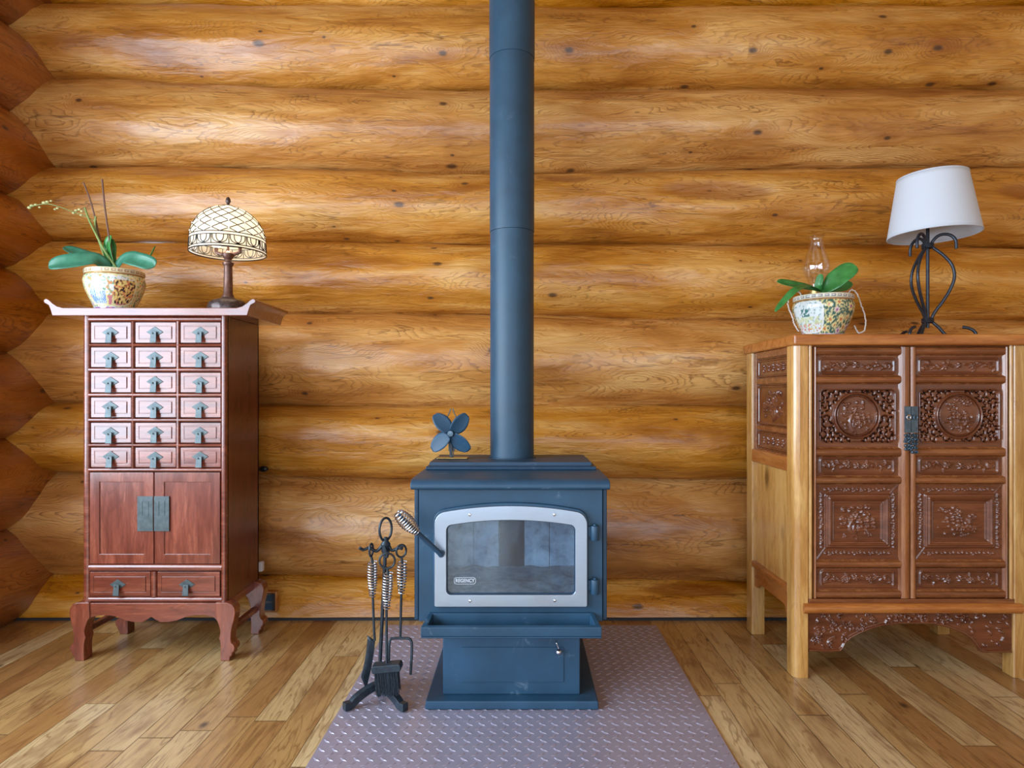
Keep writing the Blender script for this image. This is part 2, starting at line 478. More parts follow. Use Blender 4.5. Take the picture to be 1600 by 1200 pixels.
def mat_shade(name, col, trans, weave=900.0, bump=0.15):
    m, nt, out = new_mat(name)
    tc = nd(nt, 'TexCoord').outputs['Object']
    x, y, z = xyz(nt, tc)
    n1 = noise_f(nt, comb(nt, mth(nt, 'MULTIPLY', x, 1.0), y, mth(nt, 'MULTIPLY', z, 12.0)), weave * 0.1, 2)
    n2 = noise_f(nt, comb(nt, mth(nt, 'MULTIPLY', x, 12.0), mth(nt, 'MULTIPLY', y, 12.0), z), weave * 0.1, 2)
    n = mth(nt, 'ADD', n1, n2)
    c = ramp(nt, n, [(0.35, tuple(q * 0.9 for q in col)), (0.65, col)])
    d = nd(nt, 'BsdfDiffuse', {'Color': c, 'Normal': bumpn(nt, n, bump, 0.001)})
    t = nd(nt, 'BsdfTranslucent', {'Color': c})
    mx = nd(nt, 'MixShader', {0: trans, 1: d.outputs[0], 2: t.outputs[0]})
    nt.links.new(mx.outputs[0], out.inputs[0])
    return m

def mat_stained():
    """cream art glass"""
    m, nt, out = new_mat('cream art glass')
    tc = nd(nt, 'TexCoord').outputs['Object']
    n = noise_f(nt, tc, 24, 4, 0.6, 1.0)
    n2 = noise_f(nt, tc, 9, 2)
    c = ramp(nt, n, [(0.3, (0.90, 0.77, 0.58)), (0.5, (0.93, 0.85, 0.72)), (0.7, (0.95, 0.92, 0.86))])
    d = nd(nt, 'BsdfPrincipled', {'Base Color': c, 'Roughness': 0.15})
    t = nd(nt, 'BsdfTranslucent', {'Color': c})
    mx = nd(nt, 'MixShader', {0: 0.6, 1: d.outputs[0], 2: t.outputs[0]})
    nt.links.new(mx.outputs[0], out.inputs[0])
    return m

def mat_emit(name, col, st):
    m, nt, out = new_mat(name)
    e = nd(nt, 'Emission', {'Color': (*col, 1), 'Strength': st})
    nt.links.new(e.outputs[0], out.inputs[0])
    return m

M = {}
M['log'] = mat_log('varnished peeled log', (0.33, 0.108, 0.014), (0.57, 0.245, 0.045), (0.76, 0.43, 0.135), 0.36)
M['logshade'] = mat_log('varnished peeled log side', (0.25, 0.072, 0.012), (0.40, 0.135, 0.022), (0.52, 0.21, 0.045))  # darker copy of the log colours: shade of the left wall painted in
M['floor'] = mat_floor()
M['plank'] = mat_wood('pine lining', (0.35, 0.15, 0.04), (0.5, 0.26, 0.08), (0.6, 0.36, 0.13), 'x')
M['dark'] = mat_plain('dark gap and contact shade', (0.02, 0.02, 0.024), 0.7)
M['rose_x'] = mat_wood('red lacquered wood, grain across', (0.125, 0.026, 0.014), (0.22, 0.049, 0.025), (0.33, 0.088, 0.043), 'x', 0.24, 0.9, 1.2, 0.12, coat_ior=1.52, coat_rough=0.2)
M['rose_z'] = mat_wood('red lacquered wood, grain upright', (0.125, 0.026, 0.014), (0.22, 0.049, 0.025), (0.33, 0.088, 0.043), 'z', 0.24, 0.9, 1.2, 0.12, coat_ior=1.52, coat_rough=0.2)
M['rose_y'] = mat_wood('red lacquered wood, grain in depth', (0.11, 0.024, 0.014), (0.20, 0.046, 0.026), (0.28, 0.075, 0.04), 'y', 0.28, 0.5, 1.2, 0.0)
M['rose_shade'] = mat_wood('dark red lacquered side board', (0.085, 0.018, 0.012), (0.145, 0.032, 0.020), (0.20, 0.052, 0.03), 'z', 0.3, 0.3, 1.2, 0.0)  # same lacquered wood, darkened so the colour carries the shade on the sides
M['honey_x'] = mat_wood('honey coloured pine, grain across', (0.28, 0.082, 0.016), (0.42, 0.145, 0.030), (0.53, 0.22, 0.055), 'x', 0.28, 0.4, 1.0, 0.2)
M['honey_y'] = mat_wood('honey coloured pine, grain in depth', (0.26, 0.075, 0.016), (0.38, 0.125, 0.028), (0.48, 0.19, 0.05), 'y', 0.28, 0.4, 1.0, 0.15)
M['honey_z'] = mat_wood('honey coloured pine, grain upright', (0.42, 0.19, 0.045), (0.58, 0.31, 0.085), (0.70, 0.43, 0.15), 'z', 0.28, 0.9, 1.0, 0.3)
M['carv'] = mat_wood('carved reddish brown wood', (0.075, 0.018, 0.007), (0.145, 0.038, 0.013), (0.215, 0.066, 0.023), 'x', 0.22, 0.8, 1.0, 0.0, 0.08, 0.3)
M['stile'] = mat_wood('brown wood, grain upright', (0.15, 0.045, 0.014), (0.27, 0.092, 0.027), (0.38, 0.15, 0.046), 'z', 0.25, 0.5, 1.0, 0.1, 0.08, 0.35)
M['railw'] = mat_wood('brown wood, grain across', (0.12, 0.034, 0.011), (0.22, 0.068, 0.021), (0.31, 0.115, 0.036), 'x', 0.25, 0.5, 1.0, 0.1, 0.08, 0.35)
M['void'] = mat_plain('dark for unlit cabinet inside', (0.02, 0.012, 0.009), 0.8)
M['pewter'] = mat_plain('dull pewter', (0.085, 0.110, 0.115), 0.45, 0.4, 0.25, 60)
M['lockm'] = mat_plain('blue grey lock metal', (0.10, 0.15, 0.19), 0.38, 0.7, 0.3, 70, 0.2)
M['stove'] = mat_paint('blue black stove paint', (0.016, 0.064, 0.122), 0.40, amt=0.42)
M['stoved'] = mat_paint('dark stove paint', (0.014, 0.050, 0.098), 0.42, amt=0.2)
M['pipe'] = mat_paint('charcoal pipe paint', (0.018, 0.060, 0.105), 0.40, amt=0.15)
M['trim'] = mat_steel('brushed steel', (0.42, 0.50, 0.60), 0.36)
M['chrome'] = mat_plain('bright metal', (0.68, 0.70, 0.74), 0.2, 1.0, 0.05)
M['coil'] = mat_plain('coiled bright wire', (0.55, 0.58, 0.63), 0.25, 1.0, 0.1)
M['iron'] = mat_plain('wrought iron', (0.030, 0.045, 0.06), 0.4, 0.4, 0.3, 60, 0.25)
M['lampiron'] = mat_plain('dark iron rod', (0.035, 0.042, 0.055), 0.35, 0.5, 0.3, 60, 0.1)
M['brick'] = mat_firebrick()
M['soot'] = mat_plain('sooty steel', (0.012, 0.022, 0.036), 0.75, 0, 0.4, 20, 0.3)
M['ash'] = mat_plain('grey ash', (0.30, 0.33, 0.36), 0.95, 0, 0.35, 40, 0.6)
M['pane'] = mat_pane('stove glass', (0.80, 0.90, 0.98), 0.05, 0.10)
M['chimney'] = mat_pane('clear thin glass', (0.97, 0.97, 0.98), 0.055)
M['tread'] = mat_steel('tread plate', (0.42, 0.395, 0.50), 0.36, 0.4)
M['bristle'] = mat_plain('dark bristle', (0.020, 0.032, 0.045), 0.6, 0, 0.5, 200)
M['pot'] = mat_vcol('painted porcelain')
M['soil'] = mat_plain('bark compost', (0.05, 0.028, 0.015), 0.95, 0, 0.5, 70, 0.8)
M['leaf'] = mat_leaf('blue green orchid leaf', (0.035, 0.16, 0.095), (0.07, 0.26, 0.16))
M['leafg'] = mat_leaf('green orchid leaf', (0.03, 0.17, 0.035), (0.065, 0.29, 0.07))
M['stake'] = mat_plain('brown stake', (0.14, 0.07, 0.05), 0.5)
M['spike'] = mat_plain('green flower stem', (0.20, 0.27, 0.08), 0.45)
M['bud'] = mat_plain('pale flower buds', (0.48, 0.46, 0.20), 0.5)
M['root'] = mat_plain('silvery root', (0.66, 0.60, 0.55), 0.6)
M['stained'] = mat_stained()
M['came'] = mat_plain('dark came', (0.022, 0.02, 0.018), 0.4, 0.6)
M['bronze'] = mat_plain('brown bronze', (0.15, 0.075, 0.055), 0.36, 0.5, 0.35, 50, 0.25)
M['bronzeb'] = mat_plain('dark chased bronze', (0.09, 0.065, 0.06), 0.38, 0.6, 0.5, 80, 0.4)
M['bulb'] = mat_emit('lit bulb', (1.0, 0.82, 0.55), 4.0)
M['linen'] = mat_shade('pale linen', (0.74, 0.79, 0.85), 0.22)
M['black'] = mat_plain('black plastic', (0.012, 0.012, 0.014), 0.3)
M['white'] = mat_plain('white plastic', (0.80, 0.78, 0.80), 0.35, var=0.03)
M['brass'] = mat_plain('aged brass', (0.42, 0.28, 0.10), 0.35, 0.9)
M['frame'] = mat_plain('painted window frame', (0.55, 0.38, 0.2), 0.4)
# ---------------------------------------------------------------- the room shell
YS, BULGE = 3.125, 0.143        # depth of the seams between logs, and how far a log stands out of them
KX = [PX(p, YS) for p in (-60, 200, 450, 640, 860, 1180, 1590, 1700)]
SEAM_PX = [
    [-240] * 8, [-112] * 8, [8, 10, 12, 12, 13, 12, 10, 10],
    [124, 128, 139, 140, 142, 140, 138, 137], [266, 263, 265, 270, 272, 263, 261, 261], [375, 377, 380, 381, 381, 382, 384, 385],
    [482, 488, 489, 490, 495, 499, 500, 500], [627, 630, 632, 634, 634, 636, 635, 635], [738, 741, 743, 746, 746, 749, 748, 748],
    [897, 898, 899, 902, 904, 909, 908, 908], [1030] * 8]
SEAM_Z = [[PZ(p, YS) for p in row] for row in SEAM_PX]
def seam(k, x): return float(np.interp(x, KX, SEAM_Z[k])) + 0.007 * noise.noise(Vector((x * 1.9, k * 7.1, 0.4))) + 0.002 * noise.noise(Vector((x * 8.0, k * 3.1, 2.4)))

def log_mesh(name, zlo, zhi, u0, u1, step, depth, bulge, sgn, along, seed, m, parent, dents=()):
    """half of a peeled log between two seams; depth axis is y (back wall) or x (left wall)"""
    nu = max(2, int((u1 - u0) / step)); nv = 44
    vs, fs, uvs, hol = [], [], [], []
    for i in range(nu + 1):
        u = u0 + (u1 - u0) * i / nu
        a, b = zlo(u), zhi(u)
        h = (b - a) / 2; zc = (a + b) / 2
        rad = (h * h + bulge * bulge) / (2 * bulge)
        pm = math.asin(min(1, h / rad)) if bulge <= h else PI - math.asin(h / rad)
        pm += 0.16
        for j in range(nv + 1):
            ph = -pm + 2 * pm * j / nv
            q = Vector((u * 1.15, ph * 1.1, seed))
            d = 0.013 * noise.noise(q) + 0.006 * noise.noise(Vector((u * 3.6, ph * 2.6, seed + 5))) + 0.0025 * noise.noise(Vector((u * 9, ph * 6.5, seed + 9)))
            rr = rad + d
            zq = zc + rad * math.sin(ph)
            hw = 0.0
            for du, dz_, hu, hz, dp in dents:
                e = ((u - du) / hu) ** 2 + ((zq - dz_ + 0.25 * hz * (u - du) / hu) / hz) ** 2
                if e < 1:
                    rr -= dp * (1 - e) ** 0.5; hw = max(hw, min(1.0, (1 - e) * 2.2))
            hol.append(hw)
            o = depth + sgn * (-bulge + rad - rr * math.cos(ph))
            z = zc + rr * math.sin(ph)
            vs.append((u, o, z) if along == 'x' else (o, u, z))
            uvs.append((u, ph * 0.2))
    for i in range(nu):
        for j in range(nv):
            a = i * (nv + 1) + j
            f = (a, a + nv + 1, a + nv + 2, a + 1)
            fs.append(f if along == 'x' else f[::-1])
    me = bpy.data.meshes.new(name)
    me.from_pydata(vs, [], fs)
    ul = me.uv_layers.new(name='UVMap')
    vi = np.zeros(len(me.loops), dtype=np.int32); me.loops.foreach_get('vertex_index', vi)
    ul.data.foreach_set('uv', np.array(uvs, dtype=np.float32)[vi].ravel())
    at = me.attributes.new('hollow', 'FLOAT', 'POINT'); at.data.foreach_set('value', np.array(hol, dtype=np.float32))
    me.shade_smooth(); me.materials.append(m)
    o = bpy.data.objects.new(name, me); COL.objects.link(o)
    o.parent = parent
    return o

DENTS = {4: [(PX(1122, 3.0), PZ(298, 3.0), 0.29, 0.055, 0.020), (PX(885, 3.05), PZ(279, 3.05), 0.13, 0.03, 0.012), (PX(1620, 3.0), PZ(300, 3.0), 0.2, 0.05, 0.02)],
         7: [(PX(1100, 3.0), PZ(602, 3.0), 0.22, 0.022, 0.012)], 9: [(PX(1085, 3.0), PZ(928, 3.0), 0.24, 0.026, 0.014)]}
wb = struct_empty('wall_back')
for k in range(len(SEAM_PX) - 1):
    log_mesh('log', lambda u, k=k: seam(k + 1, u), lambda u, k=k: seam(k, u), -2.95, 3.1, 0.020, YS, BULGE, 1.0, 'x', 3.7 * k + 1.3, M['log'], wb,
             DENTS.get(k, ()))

XS, LB = -2.405, 0.130
wl = struct_empty('wall_left')
zl = [SEAM_Z[k][0] for k in range(len(SEAM_PX))]
mids = [(zl[k] + zl[k + 1]) / 2 for k in range(len(zl) - 1)]
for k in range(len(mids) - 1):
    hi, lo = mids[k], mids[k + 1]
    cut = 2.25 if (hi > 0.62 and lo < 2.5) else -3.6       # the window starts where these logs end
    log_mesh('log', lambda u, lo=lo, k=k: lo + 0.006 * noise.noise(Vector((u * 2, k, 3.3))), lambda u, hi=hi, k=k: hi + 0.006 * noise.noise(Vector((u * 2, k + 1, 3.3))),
             cut, 3.3, 0.03, XS, LB, -1.0, 'y', 5.1 * k + 40.2, M['logshade'], wl)
MB().box(-2.75, -2.6, -3.6, 3.3, -0.1, 0.55).box(-2.75, -2.6, -3.6, 3.3, 2.5, 3.75).box(-2.75, -2.6, 2.15, 3.3, 0.55, 2.5).box(-2.75, -2.6, -3.6, -2.2, 0.55, 2.5).build('wall_core', M['plank'], wl)

fl = MB().box(-2.75, 3.5, -3.6, 3.3, -0.06, 0.0).build('floor', M['floor']); tag(fl, kind='structure')
ce = MB().box(-2.75, 3.5, -3.6, 3.3, 3.75, 3.85).build('ceiling', M['plank']); tag(ce, kind='structure')
wr = MB().box(3.35, 3.5, -3.6, 3.3, 0, 3.75).build('wall_right', M['plank']); tag(wr, kind='structure')
wf = MB()
for b in ((-2.75, -2.1, 0, 3.75), (-0.1, 0.6, 0, 3.75), (2.7, 3.5, 0, 3.75), (-2.1, -0.1, 0, 0.3), (0.6, 2.7, 0, 0.3), (-2.1, -0.1, 2.7, 3.75), (0.6, 2.7, 2.7, 3.75)):
    wf.box(b[0], b[1], -3.75, -3.6, b[2], b[3])
wf = wf.build('wall_front', M['plank']); tag(wf, kind='structure')
sk = MB().box(-2.6, 3.3, 2.986, 3.02, 0.0, 0.012).build('gap_shade_1', M['dark']); tag(sk, kind='structure')  # added dark strip painting the gap and contact shade at the wall foot

def window(n, axis, pos, a0, a1, z0, z1, bars):
    m = MB(); t = 0.07
    def bx(p0, p1, q0, q1):
        if axis == 'x': m.box(pos - 0.08, pos + 0.08, p0, p1, q0, q1)
        else: m.box(p0, p1, pos - 0.08, pos + 0.08, q0, q1)
    bx(a0, a1, z0, z0 + t); bx(a0, a1, z1 - t, z1); bx(a0, a0 + t, z0 + t, z1 - t); bx(a1 - t, a1, z0 + t, z1 - t)
    for i in range(1, bars):
        c = a0 + (a1 - a0) * i / bars
        bx(c - 0.04, c + 0.04, z0 + t, z1 - t)
    o = m.build('window_%d' % n, M['frame'], bevel=0.006); tag(o, kind='structure')
window(1, 'x', -2.5, -2.2, 2.2, 0.55, 2.5, 2)
window(2, 'y', -3.65, -2.1, -0.1, 0.3, 2.7, 2)
window(3, 'y', -3.65, 0.6, 2.7, 0.3, 2.7, 2)

def area(name, loc, rot, sx, sy, power, col):
    l = bpy.data.lights.new(name, 'AREA'); l.shape = 'RECTANGLE'; l.size = sx; l.size_y = sy; l.energy = power; l.color = col
    o = bpy.data.objects.new(name, l); COL.objects.link(o); o.location = loc; o.rotation_euler = rot
    return o
DAY = (0.68, 0.83, 1.0)
area('window_daylight', (-2.56, 0.0, 1.52), (0, R(-90), 0), 1.8, 4.2, 270, DAY)
area('window_daylight', (-1.1, -3.72, 1.5), (R(90), 0, 0), 1.85, 2.3, 85, DAY)
area('window_daylight', (1.65, -3.72, 1.5), (R(90), 0, 0), 1.95, 2.3, 72, DAY)

w = bpy.data.worlds.new('sky'); SC.world = w; w.use_nodes = True
w.node_tree.nodes['Background'].inputs[0].default_value = (0.72, 0.86, 1.0, 1)
w.node_tree.nodes['Background'].inputs[1].default_value = 1.0

cam = bpy.data.cameras.new('camera'); co = bpy.data.objects.new('camera', cam); COL.objects.link(co)
co.location = (0, 0, H); co.rotation_euler = (R(90), 0, 0)
cam.sensor_fit = 'HORIZONTAL'; cam.sensor_width = 36.0; cam.lens = 36.0 * F / 1600.0
cam.shift_x = -16 / 1600; cam.shift_y = 18 / 1600
cam.clip_start = 0.05; cam.clip_end = 100
SC.camera = co
vs_ = SC.view_settings
vs_.view_transform = 'Standard'; vs_.look = 'None'; vs_.gamma = 1.0; vs_.use_curve_mapping = False
vs_.exposure = 0.0
# ---------------------------------------------------------------- tread plate under the stove
hp = MB()
hp.box(-0.608, 0.610, 1.70, 2.913, 0.0, 0.006)
ST, RW = 0.0385, 0.0245
for r in range(49):
    yy = 1.713 + r * RW
    for c in range(33):
        xx = -0.60 + c * ST + (ST / 2 if r % 2 else 0) * 0.5
        if not (-0.595 < xx < 0.597 and yy < 2.90): continue
        a = R(-38 if r % 2 else 38)
        ca, sa = math.cos(a), math.sin(a)
        L, Wd, hh = 0.0155, 0.0052, 0.0022
        q = [(-L, 0, 0), (0, -Wd, 0), (L, 0, 0), (0, Wd, 0), (-L * 0.55, 0, hh), (L * 0.55, 0, hh)]
        hp.add([(xx + x * ca - y * sa, yy + x * sa + y * ca, 0.006 + z) for x, y, z in q], [(0, 1, 4), (1, 2, 5), (1, 5, 4), (2, 3, 5), (3, 0, 4), (3, 4, 5)])
hpo = hp.build('hearth_plate', M['tread'], sharp=20)
tag(hpo, 'grey metal tread plate lying on the floor under the wood stove', 'hearth pad')
PT = 0.0083    # top of the tread

# ---------------------------------------------------------------- wood stove
SX = -0.037
sv = empty('wood_stove', 'blue black wood stove with a steel framed glass door, on the tread plate', 'stove', (SX, 2.4, PT))
MB().hexa([(-0.323, 2.121, PT), (0.254, 2.121, PT), (0.254, 2.70, PT), (-0.323, 2.70, PT), (-0.321, 2.123, 0.036), (0.252, 2.123, 0.036), (0.252, 2.698, 0.036), (-0.321, 2.698, 0.036)]).build('base_plate', M['stove'], sv, bevel=0.004)
ped = MB().box(-0.269, 0.196, 2.169, 2.64, 0.036, 0.30).build('pedestal', M['stove'], sv, bevel=0.004)
# ash drawer front: a thin raised sheet with a groove round it
adx0, adx1, adz0, adz1 = PX(720.5, 2.169), PX(881, 2.169), PZ(1065.5, 2.169), PZ(1011, 2.169)
ad = MB().box(adx0, adx1, 2.1655, 2.169, adz0, adz1).build('ash_drawer', M['stove'], sv, bevel=0.002)
kn = MB()
k0 = P(869, 1001, 2.164); k1 = P(872.5, 1013, 2.155); k2 = P(872.8, 1018.5, 2.150)
kn.tube(smooth_path([(k0[0], 2.167, k0[2]), (k0[0], 2.155, k0[2] - 0.004), k1, k2], 5), 0.0017, 8)
kn.ball(k2, 0.0105, 18, 12)
kn.build('damper_knob', M['chrome'], sv)
# body: shell open at the door, outer side shields
bz0, bz1 = 0.287, 0.735
X0, X1 = PX(654.5, 2.165), PX(941, 2.165)
GX0, GX1, GZ0, GZ1 = -0.262, 0.187, 0.372, 0.640        # opening in the front
fp = MB()
fp.box(X0, GX0, 2.165, 2.19, bz0, bz1).box(GX1, X1, 2.165, 2.19, bz0, bz1).box(GX0, GX1, 2.165, 2.19, bz0, GZ0).box(GX0, GX1, 2.165, 2.19, GZ1, bz1)
fp.box(X0, X1, 2.71, 2.73, bz0, bz1).box(X0, X1, 2.19, 2.71, bz0, bz0 + 0.03).box(X0, X1, 2.19, 2.71, bz1 - 0.03, bz1)
fp.box(X0, X0 + 0.02, 2.19, 2.71, bz0, bz1).box(X1 - 0.02, X1, 2.19, 2.71, bz0, bz1)
bd = fp.build('body', M['stove'], sv)
for a, b in ((PX(647.5, 2.178), X0 - 0.003), (X1 + 0.003, PX(948.3, 2.178))):
    MB().box(a, b, 2.176, 2.72, bz0, bz1).build('side_shield', M['stoved'], sv, bevel=0.003)
# front sheet pressed proud round the door
def door_outline(x0, x1, z0, zs, za, r0, r1, n=9, m=26):
    """square bottom corners of radius r0, shoulders of radius r1 under a shallow arch"""
    pts = []
    cx = (x0 + x1) / 2; hw = (x1 - x0) / 2
    pts += arc_poly(x0 + r0, z0 + r0, r0, R(270), R(180), n)
    pts += arc_poly(x0 + r1, zs - r1, r1, R(180), R(108), n)
    x_s, z_s = pts[-1]
    rise = za - z_s
    for i in range(1, m):
        t = -1 + 2 * i / m
        xx = cx + t * (cx - x_s)
        pts.append((xx, z_s + rise * (1 - t * t)))
    pts += arc_poly(x1 - r1, zs - r1, r1, R(72), R(0), n)
    pts += arc_poly(x1 - r0, z0 + r0, r0, R(0), R(-90), n)
    return pts
Yt = 2.142
do_ = door_outline(PX(678.8, Yt), PX(917.5, Yt), PZ(948.4, Yt), PZ(799, Yt), PZ(790.5, Yt), 0.006, 0.045)
di_ = door_outline(PX(697.5, Yt), PX(899, Yt), PZ(929.5, Yt), PZ(820, Yt), PZ(812.8, Yt), 0.016, 0.020)
ex = door_outline(PX(676, Yt), PX(920, Yt), PZ(950, Yt), PZ(795.5, Yt), PZ(786, Yt), 0.010, 0.048)
door = MB().ringprism(ex, di_, 'y', 2.148, 2.172).build('door', M['stove'], sv, bevel=0.004)
tr = MB().ringprism(do_, di_, 'y', 2.1405, 2.1475).build('door_trim', M['trim'], door, bevel=0.0018)
# black gasket bead round the pane
n = len(di_)
gi = [(x * 0.985 + SX * 0.015, z * 0.985 + 0.51 * 0.015) for x, z in di_]
MB().ringprism([(x * 1.004 - SX * 0.004, z * 1.004 - 0.51 * 0.004) for x, z in di_], gi, 'y', 2.1485, 2.153).build('gasket', M['stoved'], door)
pane = MB(); pane.prism(gi, 'y', 2.1535, 2.1545)
pane.build('pane', M['pane'], door, sharp=60)
for px, py in ((734, 804), (866, 804), (734.5, 938.5), (866.5, 938)):
    b = P(px, py, Yt)
    MB().lathe([(0.0055, 0.0), (0.0055, -0.001), (0.004, -0.0035), (0.0, -0.0045)], (b[0], 2.1405, b[2]), 16, 'y').build('screw', M['chrome'], door)
# maker's badge on the glass
fc = bpy.data.curves.new('badge', 'FONT'); fc.body = 'REGENCY'; fc.size = 0.0165; fc.align_x = 'CENTER'; fc.align_y = 'CENTER'; fc.extrude = 0.0004; fc.offset = 0.0004; fc.space_character = 1.02
fo = bpy.data.objects.new('badge_text', fc); COL.objects.link(fo)
dg = bpy.context.evaluated_depsgraph_get()
tm = bpy.data.meshes.new_from_object(fo.evaluated_get(dg))
bpy.data.objects.remove(fo)
bc = P(726.5, 907.5, 2.152)
bd_ = MB()
bd_.add([(bc[0] + v.co.x * 0.86, 2.1525 - v.co.z, bc[2] + v.co.y) for v in tm.vertices], [tuple(p.vertices) for p in tm.polygons])
def rrect(cx, cz, hw, hh, r, n=6):
    return arc_poly(cx + hw - r, cz + hh - r, r, 0, PI / 2, n) + arc_poly(cx - hw + r, cz + hh - r, r, PI / 2, PI, n) + arc_poly(cx - hw + r, cz - hh + r, r, PI, 1.5 * PI, n) + arc_poly(cx + hw - r, cz - hh + r, r, 1.5 * PI, 2 * PI, n)
bd_.ringprism(rrect(bc[0], bc[2], 0.0365, 0.0115, 0.0085), rrect(bc[0], bc[2], 0.0352, 0.0102, 0.0075), 'y', 2.152, 2.153)
bd_.build('badge', mat_plain('pale badge print', (0.55, 0.62, 0.70), 0.5), door, recalc=False)
# fire bricks, floor and a half burnt split log seen through the pane
by = 2.52
edges = [PX(p, by) for p in (664, 700, 740, 779.5, 819, 858.5, 899, 935)]
edges = [max(X0 + 0.022, min(X1 - 0.022, e)) for e in edges]
for i in range(7):
    if i == 3:
        MB().box(edges[i] + 0.001, edges[i + 1] - 0.001, by + 0.012, by + 0.03, 0.335, 0.70).build('firebrick', M['soot'], sv, bevel=0.002)
    else:
        MB().box(edges[i] + 0.0008, edges[i + 1] - 0.0008, by, by + 0.03, 0.335, 0.70).build('firebrick', M['brick'], sv, bevel=0.002)
ashm = MB()
nx, ny = 30, 20
hv = [[0.343 + 0.012 * noise.noise(Vector((i * .35, j * .35, 2))) + 0.0018 * j for i in range(nx + 1)] for j in range(ny + 1)]
ashm.add([(X0 + 0.022 + (X1 - X0 - 0.044) * i / nx, 2.20 + 0.318 * j / ny, hv[j][i]) for j in range(ny + 1) for i in range(nx + 1)],
         [(j * (nx + 1) + i, j * (nx + 1) + i + 1, (j + 1) * (nx + 1) + i + 1, (j + 1) * (nx + 1) + i) for j in range(ny) for i in range(nx)])
ashm.build('ash_bed', M['ash'], sv, recalc=False)
# hinges
for py0, py1 in ((821.5, 844), (905.5, 928)):
    hg = MB()
    xm = PX(929.5, 2.15); z0, z1 = PZ(py1, 2.15), PZ(py0, 2.15)
    hg.lathe([(0.0, z0), (0.0135, z0), (0.0148, z0 + 0.003), (0.0148, z1 - 0.003), (0.0135, z1), (0.006, z1 + 0.0005), (0.006, z1 + 0.006), (0.0, z1 + 0.007)], (xm, 2.150, 0), 24)
    hg.box(xm - 0.024, xm, 2.152, 2.166, z0 + 0.012, z1 - 0.004)
    hg.box(xm, xm + 0.018, 2.154, 2.166, z0 + 0.002, z0 + 0.03)
    hg.build('hinge', M['stove'], sv, bevel=0.0)
# door handle: rod and spring grip
hn0 = Vector(P(689.5, 866, 2.125)); hn1 = Vector(P(653, 833, 2.085)); hn2 = Vector(P(621, 801, 2.045))
hd = MB()
hd.tube([(hn0.x, 2.142, hn0.z), (hn0.x, 2.120, hn0.z)], 0.0105, 14)
hd.tube([hn0 + Vector((0, -0.004, 0)), hn0.lerp(hn1, 0.5), hn1, hn1.lerp(hn2, 0.9)], [0.0088, 0.0082, 0.0078, 0.006], 12)
hd = hd.build('handle', M['stoved'], door)
ax = (hn2 - hn1); al = ax.length; ax.normalize()
e1 = ax.orthogonal().normalized(); e2 = ax.cross(e1)
cp = []
turns = 11
for i in range(turns * 18 + 1):
    t = i / (turns * 18)
    rr = 0.0085 + 0.0145 * math.sin(PI * min(1, t * 0.80 + 0.04)) ** 1.3 - 0.006 * max(0, t - 0.9) * 10 * 0.8
    a = 2 * PI * turns * t
    cp.append(hn1 + ax * (al * t * 1.02) + (e1 * math.cos(a) + e2 * math.sin(a)) * rr)
MB().tube(cp, 0.0024, 7).build('spring_grip', M['coil'], hd)
# lower hot plate with rolled front edge
prof = [(2.46, 0.735), (2.165, 0.735), (2.14, 0.735), (2.1315, 0.738), (2.129, 0.745), (2.130, 0.753), (2.135, 0.7605), (2.145, 0.7660), (2.16, 0.769), (2.20, 0.770), (2.46, 0.770)]
MB().prism(prof, 'x', -0.373, 0.293).build('lower_top', M['stove'], sv, bevel=0.003)
MB().prism([(2.405, 0.770), (2.402, 0.776), (2.408, 0.783), (2.75, 0.783), (2.75, 0.735), (2.46, 0.735), (2.46, 0.770)], 'x', PX(665.5, 2.405), PX(931.5, 2.405)).build('upper_step', M['stoved'], sv, bevel=0.002)
MB().hexa([(-0.346, 2.425, 0.783), (0.258, 2.425, 0.783), (0.258, 2.70, 0.783), (-0.346, 2.70, 0.783), (-0.346, 2.425, 0.787), (0.258, 2.425, 0.787), (0.258, 2.70, 0.787), (-0.346, 2.70, 0.787)]).hexa(
    [(-0.352, 2.418, 0.787), (0.262, 2.418, 0.787), (0.262, 2.735, 0.787), (-0.352, 2.735, 0.787), (-0.350, 2.421, 0.7975), (0.260, 2.421, 0.7975), (0.260, 2.733, 0.7975), (-0.350, 2.733, 0.7975)]).build('cooktop', M['stoved'], sv)
PIX = -0.042
MB().lathe([(0.098, 0.7975), (0.098, 0.8005), (0.0905, 0.8005)], (PIX, 2.625, 0), 48).build('flue_collar', M['stoved'], sv)
# ash lip: open tray in front of the door
al_ = MB()
o = [(-0.327, 2.058), (0.256, 2.058), (0.242, 2.163), (-0.314, 2.163)]
zb, zf, zk = 0.268, 0.3045, 0.318
def slab4(c, z0, z1s):
    al_.hexa([(c[i][0], c[i][1], z0) for i in range(4)] + [(c[i][0], c[i][1], z1s[i]) for i in range(4)])
slab4(o, zb, [zb + 0.006] * 4)
slab4([o[0], o[1], (0.254, 2.075), (-0.325, 2.075)], zb + 0.006, [zf, zf, zf + 0.002, zf + 0.002])
slab4([(-0.327, 2.0585), (-0.307, 2.0585), (-0.298, 2.163), (-0.314, 2.163)], zb + 0.006, [zf + 0.0005, zf + 0.0005, zk, zk])
slab4([(0.236, 2.0585), (0.256, 2.0585), (0.242, 2.163), (0.226, 2.163)], zb + 0.006, [zf + 0.0005, zf + 0.0005, zk, zk])
slab4([(-0.314, 2.152), (0.242, 2.152), (0.242, 2.1635), (-0.314, 2.1635)], zb + 0.006, [zk, zk, zk, zk])
al_.build('ash_lip', M['stove'], sv, bevel=0.003)
for xx in (-0.300, 0.218):
    MB().box(xx, xx + 0.012, 2.078, 2.092, zb + 0.006, zb + 0.024).build('lip_gap_block', M['brass'], sv, bevel=0.001)  # added tan block standing in for a hole showing the floor below

